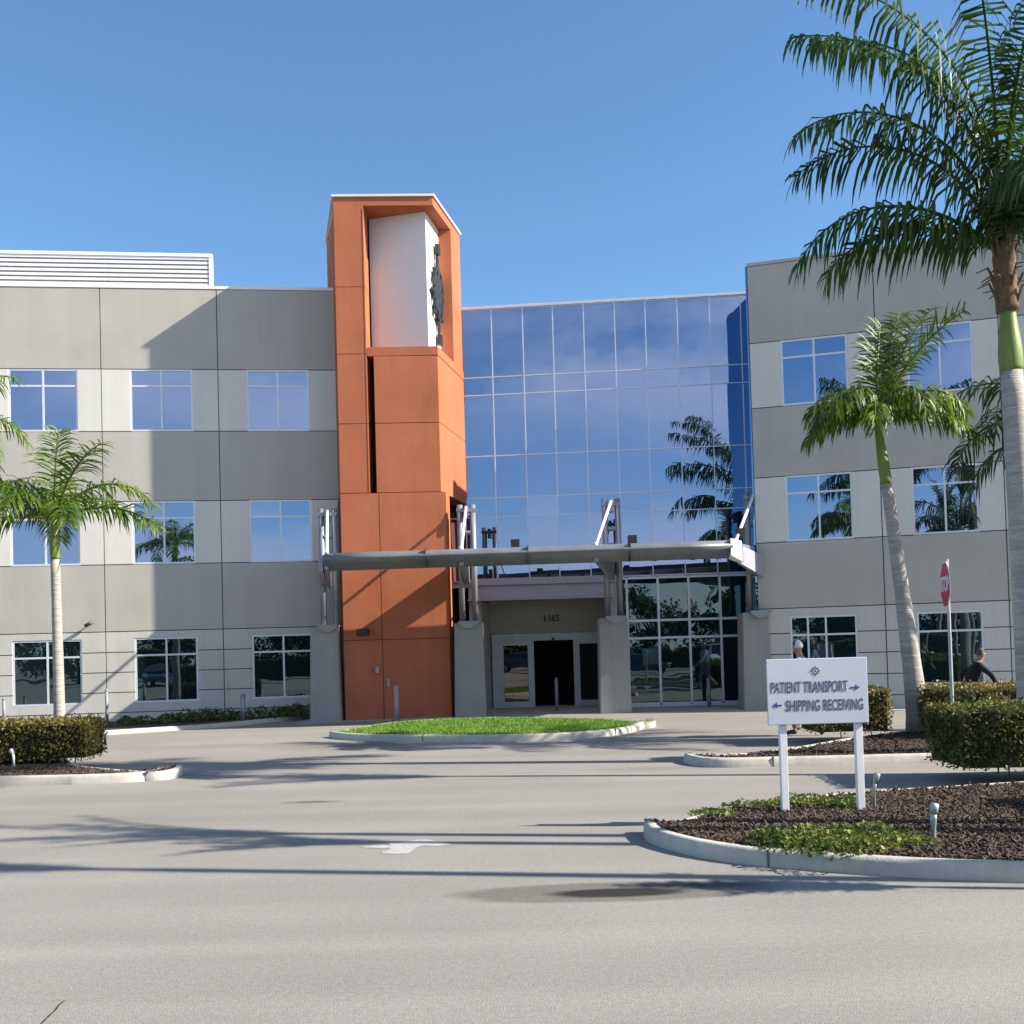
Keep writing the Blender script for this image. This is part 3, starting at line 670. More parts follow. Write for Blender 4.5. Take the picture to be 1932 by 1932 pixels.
# wall light and small boxes on the tower front
m_ = MB(); q = D(684, 1193, 31.1); m_.box(q.x-.17, q.x+.17, 31.0, 31.28, q.z-.1, q.z+.1); g = m_.build('wall_light', 'black', bevel=.02); g.parent = TW
m_ = MB(); q = D(712, 1262, 31.2); m_.box(q.x-.05, q.x+.05, 31.15, 31.3, q.z-.12, q.z+.05); g = m_.build('junction_box', 'fascia'); g.parent = TW
m_ = MB(); q = D(733, 1288, 31.2); m_.box(q.x-.04, q.x+.04, 31.2, 31.3, q.z-.12, q.z+.12); g = m_.build('card_reader', 'silver'); g.parent = TW

# ================================================================== ENTRANCE CANOPY
CAN = empty('entrance_canopy', (1.0, 30.9, 0), 'grey steel entrance canopy with a tubular front edge on four stucco piers', 'canopy')
def P_(o, par=CAN): o.parent = par; o.matrix_parent_inverse = Matrix.Translation(-par.location); return o
piers = [(-5.95, -5.06, -5.38, 2.77), (-1.74, -.82, -1.27, 2.77), (2.5, 3.42, 3.03, 2.80), (6.69, 7.54, 7.25, 2.84)]
frontx = [-4.88, -1.3, 2.28, 6.0]
ztop = [6.28, 6.28, 6.34, 6.42]
for i, (a, b, cx, zt) in enumerate(piers):
    m_ = MB(); t = .05
    m_.hexa([(a-.0, 30.9, 0), (b, 30.9, 0), (b, 31.75, 0), (a, 31.75, 0)], [(a+t, 30.95, zt), (b-t, 30.95, zt), (b-t, 31.7, zt), (a+t, 31.7, zt)])
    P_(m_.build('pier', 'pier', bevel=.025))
    m_ = MB(); n_ = 12; prof = [(-.3+.6*k/n_, -.17*sin(pi*k/n_)**.7) for k in range(n_+1)]
    bpts = [(cx+x, 30.80, zt+z) for x, z in prof] + [(cx+.3, 30.80, zt+.05), (cx-.3, 30.80, zt+.05)]
    fpts = [(x, 31.5, z) for x, _, z in bpts]
    o_ = len(m_.v); k_ = len(bpts); m_.v += bpts+fpts; m_.f += [tuple(range(k_)), tuple(range(2*k_-1, k_-1, -1))]; m_.m += [0, 0]
    for q in range(k_): m_.f.append((q, (q+1) % k_, k_+(q+1) % k_, k_+q)); m_.m.append(0)
    P_(m_.build('saddle_plate', 'pier' if i == 0 else 'silver', fix=True))
    for s in (-1, 1):
        m_ = MB(); m_.tube([(cx+s*.19, 31.37, zt), (cx+s*.19, 31.37, ztop[i])], .088, 16)
        P_(m_.build('post', 'silver', smooth=True, bevel=0))
    m_ = MB(); m_.box(cx-.28, cx+.28, 31.28, 31.46, ztop[i]-.22, ztop[i]-.12)
    m_.box(cx-.05, cx+.05, 31.2, 31.5, ztop[i]-.4, ztop[i]-.05)
    P_(m_.build('post_cap', 'silver'))
    m_ = MB(); m_.tube([(cx-.12, 31.35, 5.45), (cx+.12, 31.35, 5.45)], .07, 10); P_(m_.build('spacer', 'silver'))
    # tapered bracket beam from post to front tube
    w = .06; fx = frontx[i]
    m_ = MB()
    m_.hexa([(fx-w, 28.05, 4.22), (fx+w, 28.05, 4.22), (cx+w, 31.4, 3.92), (cx-w, 31.4, 3.92)], [(fx-w, 28.05, 4.62), (fx+w, 28.05, 4.62), (cx+w, 31.4, 4.78), (cx-w, 31.4, 4.78)])
    P_(m_.build('bracket', 'silver', fix=True))
    m_ = MB(); m_.tube([(cx+(fx-cx)*.02, 31.2, ztop[i]-.1), (fx, 28.15, 4.66)], .045, 12)
    m_.tube([(fx, 28.12, 4.62), (fx, 28.12, 4.74)], .06, 10)
    P_(m_.build('tie_rod', 'white_metal', smooth=True))
m_ = MB()
m_.hexa([(-4.95, 28.0, 4.34), (5.95, 28.0, 4.40), (7.1, 31.15, 4.60), (-5.4, 30.45, 4.50)], [(-4.95, 28.0, 4.46), (5.95, 28.0, 4.52), (7.1, 31.15, 4.74), (-5.4, 30.45, 4.64)])
P_(m_.build('canopy_roof', 'silver_dk', fix=True))
m_ = MB()
for k in range(11):
    t = (k+.5)/11; xf = -4.95+10.9*t; xb = -5.5+12.6*t
    m_.hexa([(xf-.04, 28.1, 4.26), (xf+.04, 28.1, 4.26), (xb+.04, 30.45+.65*t, 4.42), (xb-.04, 30.45+.65*t, 4.42)], [(xf-.04, 28.1, 4.36), (xf+.04, 28.1, 4.36), (xb+.04, 30.45+.65*t, 4.53), (xb-.04, 30.45+.65*t, 4.53)])
P_(m_.build('purlin', 'silver_dk', fix=True))
m_ = MB(); pf = [(28.35, 4.66), (28.15, 4.655), (27.96, 4.62), (27.83, 4.565), (27.76, 4.50), (27.765, 4.455), (27.84, 4.39), (28.0, 4.31), (28.2, 4.23), (28.35, 4.19)]
xs_ = [-4.92+10.78*k/8 for k in range(9)]; npf = len(pf)
for k, x in enumerate(xs_):
    for y, z in pf: m_.v.append((x, y, z+.03*k/8*1.6))
for k in range(8):
    for q in range(npf-1): m_.f.append((k*npf+q, k*npf+q+1, (k+1)*npf+q+1, (k+1)*npf+q)); m_.m.append(0)
m_.f += [tuple(range(npf)), tuple(8*npf+q for q in reversed(range(npf)))]; m_.m += [0, 0]
ff = P_(m_.build('front_fascia', 'tube', smooth=True, fix=True))
for pl in ff.data.polygons:
    if len(pl.vertices) > 4: pl.use_smooth = False
ff.data.polygons[0].use_smooth = True
m_ = MB()
for k in range(1, 4):
    x = (-4.92+10.78*k/4); m_.box(x-.006, x+.006, 27.768, 28.3, 4.21, 4.70)
P_(m_.build('fascia_joint', 'black'))
m_ = MB()   # white end box at the right corner and gutter end at the left
m_.hexa([(5.80, 27.78, 4.27), (6.14, 28.02, 4.12), (6.22, 28.6, 4.1), (5.86, 28.6, 4.25)], [(5.80, 27.78, 4.72), (6.14, 28.02, 4.66), (6.22, 28.6, 4.66), (5.86, 28.6, 4.72)])
P_(m_.build('end_box', 'white_metal', fix=True, bevel=.01))
m_ = MB(); m_.hexa([(6.14, 28.6, 4.1), (6.24, 28.6, 4.1), (7.5, 31.2, 3.86), (7.4, 31.2, 3.86)], [(6.14, 28.6, 4.6), (6.24, 28.6, 4.6), (7.5, 31.2, 4.5), (7.4, 31.2, 4.5)])
P_(m_.build('side_beam', 'fascia', fix=True)); m_ = MB()
m_.hexa([(-5.10, 28.1, 4.18), (-4.98, 28.1, 4.18), (-5.42, 31.2, 4.0), (-5.6, 31.2, 4.0)], [(-5.10, 28.1, 4.6), (-4.98, 28.1, 4.6), (-5.42, 31.2, 4.62), (-5.6, 31.2, 4.62)])
P_(m_.build('side_beam', 'fascia', fix=True))
for px, py in ((972, 1024), (1193, 1016), (1397, 1003)):
    q = D(px, py, 28.6); m_ = MB(); m_.box(q.x-.12, q.x+.12, q.y-.09, q.y+.09, q.z-.16, q.z+.09); m_.tube([(q.x, q.y, q.z-.16), (q.x, q.y, 4.5)], .03, 8)
    P_(m_.build('floodlight', 'black', bevel=.02, fix=True))

# ================================================================== SMALL POSTS, SIGNS
def post_thing(name, label, cat, loc, parts, group=None):
    e = empty(name, loc, label, cat, group)
    for pn, mm, mtl, sm in parts:
        o = mm.build(pn, mtl, smooth=sm, fix=True); o.parent = e
    return e
# direction sign
SX0, SX1, SY = 2.885, 3.69, 11.48
sg = empty('direction_sign', (3.29, 11.46, .14), 'white direction sign reading PATIENT TRANSPORT and SHIPPING RECEIVING on two white posts in the mulch', 'sign')
m_ = MB(); p0, p1 = D(1441, 1243, 11.45), D(1640, 1243, 11.45); zb = D(1500, 1367, 11.45).z
zt = (D(1500, 1243, 11.45).z); xl, xr = D(1447, 1305, 11.45).x, D(1637, 1305, 11.45).x
m_.box(xl, xr, 11.44, 11.465, zb, zt); pn = m_.build('panel', 'sign', bevel=.006, parent=sg)
for px in (1479, 1622):
    q = G(px, 1530, .15); m_ = MB(); x = D(px, 1450, 11.5).x
    m_.box(x-.038, x+.038, 11.47, 11.545, 0.12, zt-.05); m_.build('post', 'white_metal', bevel=.004, parent=sg)
TX = lambda x, z: Matrix.Translation((x, 11.437, z)) @ Matrix.Rotation(pi/2, 4, 'X')
def sx_(px, py): return D(px, py, 11.44)
def sgtext(body, pxl, pxr, py, hh):
    a, b = sx_(pxl, py), sx_(pxr, py); q = text_mesh('lettering', body, hh, 'ink', sg, Matrix(), 1.0, .0006, bold=.0025)
    me = q.data; xs_ = [v.co.x for v in me.vertices]; w = max(xs_)-min(xs_)
    me.transform(Matrix.Translation(((a.x+b.x)/2, 11.437, sx_((pxl+pxr)/2, py).z)) @ Matrix.Rotation(pi/2, 4, 'X') @ Matrix.Diagonal(((b.x-a.x)/w, 1, 1, 1)))
sgtext('PATIENT TRANSPORT', 1454, 1599, 1297, .165); sgtext('SHIPPING RECEIVING', 1483, 1629, 1331, .165)
def arrow(px, py, s):
    c0 = sx_(px, py); m2 = MB(); y = 11.436; L_ = .052
    m2.hexa([(c0.x-L_*s*1.0, y, c0.z-.008), (c0.x+L_*.1*s, y, c0.z-.008), (c0.x+L_*.1*s, y+.003, c0.z-.008), (c0.x-L_*s, y+.003, c0.z-.008)], [(c0.x-L_*s, y, c0.z+.008), (c0.x+L_*.1*s, y, c0.z+.008), (c0.x+L_*.1*s, y+.003, c0.z+.008), (c0.x-L_*s, y+.003, c0.z+.008)])
    m2.poly([(c0.x+L_*s*1.0, y, c0.z), (c0.x+0*s, y, c0.z+.034), (c0.x+0*s, y, c0.z-.034)]); m2.build('arrow_symbol', 'ink_b', parent=sg)
arrow(1613, 1297, 1); arrow(1466, 1331, -1)
m2 = MB(); c0 = sx_(1538, 1266); y = 11.436
for k in range(8):
    a = k*pi/4; R_ = .068 if k % 2 == 0 else .055
    t = lambda r, an: (c0.x+r*sin(an), y, c0.z+r*cos(an))
    m2.poly([t(.034, a-.2), t(R_, a), t(.034, a+.2)])
for k in range(20):
    a, b = k*2*pi/20, (k+1)*2*pi/20; m2.poly([t(.026, a), t(.038, a), t(.038, b), t(.026, b)])
m2.poly([t(.012, k*pi/4) for k in range(8)])
m2.build('sunburst_logo', 'ink', parent=sg)
# stop sign, seen almost edge-on
q = D(1787, 1103, 17.6)
st = empty('stop_sign', (q.x, q.y, .14), 'red octagonal stop sign on a thin galvanised post, turned edge-on behind the hedges', 'sign')
nv = Vector((-.983, .20, 0)).normalized(); tv = Vector((-nv.y, nv.x, 0)); zc = q.z
tv = Vector((nv.y, -nv.x, 0))
m_ = MB(); R8 = .385
def octo(r, off): return [tuple(Vector((q.x, q.y, zc)) + nv*off + tv*(r*cos(pi/8+k*pi/4)) + Vector((0, 0, r*sin(pi/8+k*pi/4)))) for k in range(8)]
a_, b_ = octo(R8+.02, .02), octo(R8+.02, .034)
m_.v += a_+b_; m_.f += [tuple(range(8)), tuple(range(8, 16))]; m_.m += [0, 0]
for k in range(8): m_.f.append((k, (k+1) % 8, 8+(k+1) % 8, 8+k)); m_.m.append(0)
m_.build('rim', 'white_metal', parent=st, fix=True)
m_ = MB(); m_.poly(octo(R8, .037)); m_.build('face', 'red', parent=st)
RM = Matrix((( -tv.x, 0, nv.x, q.x+nv.x*.04), (-tv.y, 0, nv.y, q.y+nv.y*.04), (0, 1, 0, zc), (0, 0, 0, 1)))
text_mesh('lettering', 'STOP', .33, 'white_metal', st, RM, .82, .002, bold=.012)
m_ = MB(); m_.tube([(q.x-nv.x*.01, q.y, .1), (q.x-nv.x*.01, q.y, zc+.42)], .03, 8); m_.build('post', 'galv', parent=st)
# bollards and small posts
def bollard(loc, h, r, mtl, label, cap=True, name='bollard', group=None):
    a = MB(); a.tube([(0, 0, 0), (0, 0, h)], r, 14); b = MB(); b.tube([(0, 0, h), (0, 0, h+.025), (0, 0, h+.06)], [r*1.15, r*1.15, r*.5], 14)
    return post_thing(name, label, 'post', loc, [('shaft', a, mtl, True), ('cap', b, mtl, True)], group)
q = D(205, 1377, 30.1); bollard((q.x, 30.0, .1), 1.0, .045, 'steel_g', 'slim dark grey post standing in the bed near the sunlit wall')
bollard((-14.9, 31.0, .1), .8, .045, 'steel_g', 'slim grey post at the far left behind the clipped hedge')
q = D(457, 1345, 31.0); bollard((q.x, 31.1, .1), .72, .075, 'silver', 'pale grey standpipe among the plants by the shaded wall', name='standpipe')
q = D(750, 1350, 30.8); bollard((q.x, 30.6, 0), .95, .07, 'fascia', 'grey bollard in front of the terracotta tower base')
q = D(1051, 1340, 33.0); bollard((q.x, 33.0, 0), .98, .05, 'steel_g', 'slim grey post beside the open entrance doorway')
q = D(1335, 1335, 33.2); bollard((q.x, 32.9, 0), .85, .06, 'silver', 'grey bollard before the dark lobby window')
# landscape lights / sprinklers
def garden_light(loc, h, bend, mtl, label, r=.022, head=.034):
    a = MB(); a.tube([(0, 0, -.05), (0, 0, h*.55), (bend*.3, 0, h*.75)], r, 10)
    b = MB(); b.tube([(bend*.3, 0, h*.72), (bend*.7, 0, h*.9), (bend, 0, h)], [r*1.2, head, head*.9], 12)
    return post_thing('garden_light', label, 'garden light', loc, [('stem', a, mtl, True), ('lamp_head', b, mtl, True)], 'low garden lights in the mulch beds')
q = G(1650, 1523, .15); garden_light((q.x, q.y, .14), .38, .05, 'steel_g', 'dark bent garden light just right of the sign posts')
q = G(1762, 1582, .15); garden_light((q.x, q.y, .14), .33, .02, 'galv', 'pale grey garden light standing in dark mulch near the kerb', .03, .04)
q = G(26, 1446, .15); garden_light((q.x, q.y, .14), .32, -.05, 'white_metal', 'white garden light in front of the left hedge')

# ================================================================== VEGETATION
def leaf_cloud(m_, pts, size, rnd, up=.3):
    for (x, y, z) in pts:
        s = size*rnd.uniform(.6, 1.3)
        a = Vector((rnd.gauss(0, 1), rnd.gauss(0, 1), rnd.gauss(0, 1)+up)).normalized(); b = a.orthogonal().normalized()
        b.rotate(Matrix.Rotation(rnd.uniform(0, 6.28), 3, a)); c_ = a.cross(b)
        p = Vector((x, y, z))
        m_.poly([p-b*s*.5, p+c_*s*.28, p+b*s*.5, p-c_*s*.28])
def hedge(cx, cy, lx, ly, h, ang, nleaf, label, seed, mtl='hedge', leaf=.06, group='clipped hedges on the planted islands'):
    rnd = random.Random(seed)
    e = empty('hedge', (cx, cy, .13), label, 'hedge', group, ang)
    core = MB(); ins = .09
    nx, ny = max(2, int(lx/.25)), max(2, int(ly/.25))
    core.box(-lx/2+ins, lx/2-ins, -ly/2+ins, ly/2-ins, .12, h-ins)
    o = core.build('twigs', 'hedge_in'); o.parent = e
    st_ = MB()
    for k in range(int(lx/.22)):
        x = rnd.uniform(-lx/2+.12, lx/2-.12); y = rnd.uniform(-ly/2+.1, ly/2-.1); st_.tube([(x, y, -.02), (x+rnd.gauss(0, .03), y, .3)], .012, 5)
    o = st_.build('stems', 'bark'); o.parent = e
    def bulge(x, y, z): return .055*mnoise.noise(Vector((x*1.6+seed, y*1.6, z*1.6)))+.03*mnoise.noise(Vector((x*5+seed, y*5, z*5)))
    pts = []
    A = [lx*h, lx*h, ly*h, ly*h, lx*ly]; T = sum(A)
    for i, ar in enumerate(A):
        for _ in range(int(nleaf*ar/T)):
            u, v = rnd.uniform(-1, 1), rnd.uniform(-1, 1); dp = abs(rnd.gauss(0, .05))
            if i < 2: p = [u*lx/2, (ly/2-dp)*(1 if i else -1), .08+(v+1)/2*(h-.08)]
            elif i < 4: p = [(lx/2-dp)*(1 if i == 3 else -1), u*ly/2, .08+(v+1)/2*(h-.08)]
            else: p = [u*lx/2, v*ly/2, h-dp]
            k = bulge(p[0]+cx, p[1]+cy, p[2])
            # round the edges a little
            ex = max(0, abs(p[0])-(lx/2-.12)); ey = max(0, abs(p[1])-(ly/2-.12)); ez = max(0, p[2]-(h-.12))
            if (ex > 0)+(ey > 0)+(ez > 0) >= 2 and sqrt(ex*ex+ey*ey+ez*ez) > .125+rnd.gauss(0, .015): continue
            if i < 2: p[1] += k*(1 if i else -1)
            elif i < 4: p[0] += k*(1 if i == 3 else -1)
            else: p[2] += k
            if p[2] < .22 and rnd.random() < .6: continue
            pts.append(p)
    for _ in range(int(nleaf*.02)):
        x, y = rnd.uniform(-lx/2, lx/2), rnd.uniform(-ly/2, ly/2); pts.append([x, y, h+rnd.uniform(0, .07)])
    m_ = MB(); leaf_cloud(m_, pts, leaf, rnd); o = m_.build('foliage', mtl); o.parent = e
    return e
# x,y centres from the photo
hedge(7.35, 14.55, 3.0, 1.5, .93, -.06, 17000, 'large clipped green hedge at the right edge behind the mulch', 1, leaf=.055)
hedge(6.35, 20.55, 1.5, 1.3, .92, 0, 5500, 'narrow clipped hedge behind the white direction sign', 2, mtl='hedge_o')
hedge(9.3, 19.9, 2.9, 1.6, .95, 0, 9000, 'wide olive hedge right of the leaning palm trunk', 3, mtl='hedge_o')
hedge(-9.6, 19.45, 3.9, 1.1, .80, .03, 13000, 'long low clipped hedge at the left edge of the driveway', 4, mtl='hedge_o')

hedge(7.75, 10.6, 2.6, 2.2, .95, 0, 6000, 'tall clipped hedge outside the frame on the right front island', 6, leaf=.08)  # unseen hedge, added to throw shade over the mulch
for hx in (-14, -4, 6, 16): hedge(hx, -13, 9.0, 1.6, 1.7, 0, 5000, 'long tall hedge across the car park, mirrored in the windows', 7, leaf=.16, group='hedges across the car park')
def plant(cx, cy, r, h, n, label, name, seed, mtl, z0=.14, leaf=.05, group=None, cat='plant', parts=True):
    rnd = random.Random(seed); e = empty(name, (cx, cy, z0), label, cat, group)
    pts = []
    cl = [(rnd.gauss(0, r*.45), rnd.gauss(0, r*.4), rnd.uniform(.5, 1)) for _ in range(9)]
    for _ in range(n):
        c_ = rnd.choice(cl); a, b = rnd.uniform(0, 6.28), rnd.random()**.5; rr = r*.5*b
        pts.append((c_[0]+rr*cos(a), c_[1]+rr*sin(a), h*c_[2]*(1-b*b)*.8+rnd.uniform(0, .2)*h))
    m_ = MB(); leaf_cloud(m_, pts, leaf, rnd, 1.0); o = m_.build('foliage', mtl); o.parent = e
    s_ = MB()
    for c_ in cl: s_.tube([(c_[0]*.5, c_[1]*.5, -.03), (c_[0], c_[1], h*c_[2]*.5)], .006, 5)
    o = s_.build('stems', 'bark'); o.parent = e
    return e
gp = 'low green groundcover plants in the front island'
q = G(1520, 1590, .15); plant(q.x, q.y, .55, .17, 1900, 'low spreading green plant at the middle of the front kerb', 'groundcover_plant', 11, 'shrub', group=gp)
q = G(1605, 1602, .15); plant(q.x, q.y, .5, .13, 1300, 'bright green groundcover right beside the kerb under the sign', 'groundcover_plant', 12, 'shrub', group=gp)
q = G(1690, 1590, .15); plant(q.x, q.y, .35, .10, 500, 'sparse greenish plant left of the pale garden light', 'groundcover_plant', 13, 'shrub', group=gp)
q = G(1575, 1519, .15); plant(q.x, q.y, .42, .10, 800, 'low green plant between the two sign posts', 'groundcover_plant', 14, 'shrub', group=gp)
q = G(1500, 1516, .15); plant(q.x, q.y, .42, .09, 600, 'small plant left of the sign at the rear of the island', 'groundcover_plant', 15, 'shrub', group=gp)
q = G(1355, 1535, .15); plant(q.x, q.y, .3, .07, 350, 'tiny sprouting plant near the curved tip of the front island', 'groundcover_plant', 16, 'shrub', group=gp)
q = G(1420, 1522, .15); plant(q.x, q.y, .3, .08, 350, 'sparse low plant at the rear edge of the mulch tip', 'groundcover_plant', 17, 'shrub', group=gp)
gp = 'low shrubs along the wall of the left wing'
names = ['first', 'second', 'third', 'fourth', 'fifth', 'sixth', 'seventh', 'eighth', 'ninth', 'tenth']
k = 0
for px, h_, r_ in ((176, .24, .5), (245, .28, .55), (290, .26, .5), (330, .34, .5), (375, .42, .5), (415, .40, .5), (455, .30, .4), (495, .42, .5), (535, .42, .5), (572, .50, .45)):
    d_ = 30.2 + (px-176)/400*2.0
    q = D(px, 1350, d_); plant(q.x, d_, r_, h_, 520, 'low leafy bed shrub by the left wing wall, %s one counted from the left' % names[k], 'bed_shrub', 20+k, 'shrub_d', .1, .09, gp, 'shrub'); k += 1

def palm(name, loc, top, r0, r1, shaft_l, fronds, seed, label, leafm='palm', leaflet=.75, group='royal palms around the driveway', fibre=0.0, lw=.035, npairs=46, bulge=0.0, shaft_m='shaft'):
    """top = (dx,dy,z) of the crown origin above loc; fronds = (azimuth deg, elev deg, length, droop deg, leaflet hang)"""
    rnd = random.Random(seed); e = empty(name, loc, label, 'palm tree', group)
    T = Vector(top); n = 22; path = []; rad = []
    for i in range(n+1):
        t = i/n; p = Vector((T.x*t**1.15, T.y*t, T.z*t)); path.append(p)
        r = r0+(r1-r0)*t**.6 + bulge*exp(-((t-.35)/.2)**2) + (.10*r0*exp(-t*22)); rad.append(r*(1+rnd.gauss(0, .012)))
    zsh = T.z-shaft_l; zf = T.z-fibre
    def sub(z0, z1, pad=0):
        pp, rr = [], []
        for i in range(15):
            z = z0+(z1-z0)*i/14; t = z/T.z; k_ = min(int(t*n), n-1); w = t*n-k_
            pp.append(path[k_].lerp(path[k_+1], w)); rr.append(rad[k_]*(1-w)+rad[k_+1]*w+pad)
        return pp, rr
    pp, rr = sub(-.05, zsh); m_ = MB(); 
    m_.tube(pp, rr, 18); o = m_.build('trunk', 'trunk', smooth=True); o.parent = e
    pp, rr = sub(zsh, T.z if not fibre else zsh+1.0); rr = [r*(1.0+.28*sin(pi*min(1, i/14*1.2))*(1-i/18)) * (1-.25*i/14) for i, r in enumerate(rr)]
    m_ = MB(); m_.tube(pp, rr, 16); o = m_.build('crownshaft', shaft_m, smooth=True); o.parent = e
    if fibre:
        m_ = MB(); pp, rr = sub(zsh+.98, T.z+.15, .02); m_.tube(pp, [r*(1+rnd.gauss(0, .05)) for r in rr], 14); o = m_.build('leaf_bases', 'fibre', smooth=True); o.parent = e
        m_ = MB()
        for k_ in range(26):
            a = rnd.uniform(0, 6.28); z = rnd.uniform(zsh+1.0, T.z+.1); c_ = Vector((T.x*(z/T.z)**1.15, T.y, z))
            p = c_+Vector((cos(a), sin(a), 0))*r1; m_.tube([p, p+Vector((cos(a)*.1, sin(a)*.1, .25)), p+Vector((cos(a)*.28, sin(a)*.28, .2))], [.03, .02, .008], 5)
        o = m_.build('boot_fibres', 'fibre'); o.parent = e
    m_ = MB()
    for (az, el, ln, dr, hang) in fronds:
        a = radians(az); hd = Vector((cos(a), sin(a), 0)); side = Vector((-sin(a), cos(a), 0))
        p = T.copy()+hd*r1*.4; seg = 26; pts = []; tw = rnd.gauss(0, .25)
        for i in range(seg+1):
            t = i/seg; ee = radians(el - dr*t**1.35)
            d_ = hd*cos(ee)+Vector((0, 0, sin(ee)))
            pts.append((p.copy(), d_)); p += d_*(ln/seg)
        m_.tube([q_[0] for q_ in pts], [.035*(1-.85*i/seg)+.004 for i in range(seg+1)], 5, 1)
        for i in range(npairs):
            t = .10+.90*(i+rnd.random()*.5)/npairs; ff = min(t*seg, seg-.001); k_ = int(ff)
            bp = pts[k_][0].lerp(pts[k_+1][0], ff-k_); d_ = pts[k_][1]
            upv = side.cross(d_).normalized()
            if upv.z < 0: upv = -upv
            if rnd.random() < .12: continue
            ll = leaflet*rnd.choice((1, 1, .8))*(sin(pi*(.12+.80*t)))**.6*rnd.uniform(.8, 1.12)
            for s in (-1, 1):
                tilt = rnd.choice((-.15, .35, .7))+rnd.gauss(0, .15)+tw*s
                v = (side*s*cos(tilt)+upv*sin(tilt))*.85 + d_*rnd.uniform(.35, .65); v.normalize()
                g1 = Vector((0, 0, -1))
                q0 = bp; v1 = (v+g1*hang*.35).normalized(); q1 = q0+v1*ll*.38; v2 = (v+g1*hang*1.0).normalized(); q2 = q1+v2*ll*.34; v3 = (v+g1*hang*2.0).normalized(); q3 = q2+v3*ll*.30
                wv = d_.cross(v1); wv = v1.cross(wv).normalized() if wv.length > 1e-4 else d_
                w = lw*rnd.uniform(.8, 1.2)
                b_ = len(m_.v)
                for qq, ww in ((q0, w*.5), (q1, w), (q2, w*.75), (q3, w*.08)):
                    m_.v.append(tuple(qq-wv*ww*.5)); m_.v.append(tuple(qq+wv*ww*.5))
                for z_ in range(3):
                    m_.f.append((b_+2*z_, b_+2*z_+1, b_+2*z_+3, b_+2*z_+2)); m_.m.append(0)
    o = m_.build('crown', [leafm, leafm]); o.parent = e
    return e
def ring_fronds(n, seed, el0=70, ln=2.3, dr=105, hang=.7, az0=0):
    r_ = random.Random(seed); out = []
    for i in range(n):
        out.append((az0+i*360/n*1.0+r_.gauss(0, 9)+(i % 3)*17, el0-(i % 3)*24+r_.gauss(0, 6), ln*r_.uniform(.88, 1.1), dr*r_.uniform(.85, 1.15), hang))
    return out
# left palm
palm('royal_palm', (-9.42, 22.0, .13), (-.05, 0, 4.82), .125, .09, .85,
     [(180, 30, 2.3, 75, .9), (0, 52, 2.5, 118, .9), (5, 22, 2.25, 72, 1.0), (95, 88, 2.0, 20, .4), (-30, 66, 2.1, 55, .5), (150, 62, 2.2, 95, .8), (200, 8, 2.1, 55, 1.0), (215, 52, 2.2, 110, .8), (-100, 35, 2.2, 100, .9), (60, 45, 2.1, 95, .8), (-60, 20, 2.0, 75, .9), (110, 20, 2.0, 70, .9), (175, 55, 2.4, 110, .9)],
     31, 'slender young palm behind the left hedge with a yellow-green crownshaft', leafm='palm_mid', leaflet=.66, npairs=56, lw=.036)
# palm beyond the left edge, fronds reach in
palm('royal_palm', (-11.05, 20.6, .13), (0, 0, 6.45), .17, .12, .8, ring_fronds(13, 3, 66, 2.1, 100, .9), 32, 'palm mostly outside the left edge of the photo, only frond tips showing', leafm='palm_lt', leaflet=.6)
# leaning palm on the right
palm('royal_palm', (7.95, 20.9, .13), (-.62, 0, 6.25), .25, .085, 1.35,
     [(20, 68, 2.75, 26, .25), (45, 72, 2.6, 22, .3), (-15, 63, 2.6, 34, .3), (60, 80, 2.2, 25, .3), (180, 55, 1.75, 145, 1.5), (200, 36, 1.75, 125, 1.6), (165, 20, 1.6, 100, 1.6), (0, 34, 2.1, 105, 1.6), (-20, 12, 2.1, 80, 1.6), (-70, 48, 1.8, 140, 1.5), (220, 50, 1.8, 135, 1.5), (-110, 25, 1.7, 110, 1.6), (120, 40, 1.8, 110, 1.5), (15, 42, 2.2, 115, 1.6), (90, 60, 1.8, 110, 1.2), (-45, 35, 2.1, 110, 1.5)],
     33, 'leaning palm with a pale tapered trunk between the right hedges', leafm='palm_mid', leaflet=.66, npairs=58, lw=.04)
# tall palm at the right edge
palm('royal_palm', (8.3, 17.0, .13), (-.18, 0, 8.05), .25, .155, 1.95,
     [(180, 42, 3.9, 112, 1.9), (172, 34, 3.1, 95, 1.7), (180, 80, 4.7, 122, 1.6), (168, 74, 4.3, 118, 1.5), (184, 93, 6.0, 92, 2.2), (176, 88, 5.6, 96, 2.0), (-120, 88, 5.2, 100, 2.0), (-100, 84, 5.0, 108, 2.0), (-80, 90, 5.6, 95, 2.2), (-60, 74, 3.6, 115, 1.8), (20, 60, 3.4, 110, 1.8), (-20, 70, 4.6, 105, 1.8), (-105, 62, 2.6, 130, 1.8), (10, 85, 5.6, 95, 1.8), (150, 92, 5.8, 88, 1.8)],
     34, 'tall mature palm at the right edge with long drooping fronds', leafm='palm', leaflet=1.0, fibre=1.2, lw=.05, npairs=80, group='royal palms around the driveway')
# darker palm beyond the right edge
palm('royal_palm', (11.0, 20.6, .13), (0, 0, 5.7), .2, .14, .9, ring_fronds(14, 9, 62, 2.9, 115, 1.2, 12), 35, 'dark palm at the far right edge behind the tall trunk', leafm='palm_dk', leaflet=.8, lw=.045)
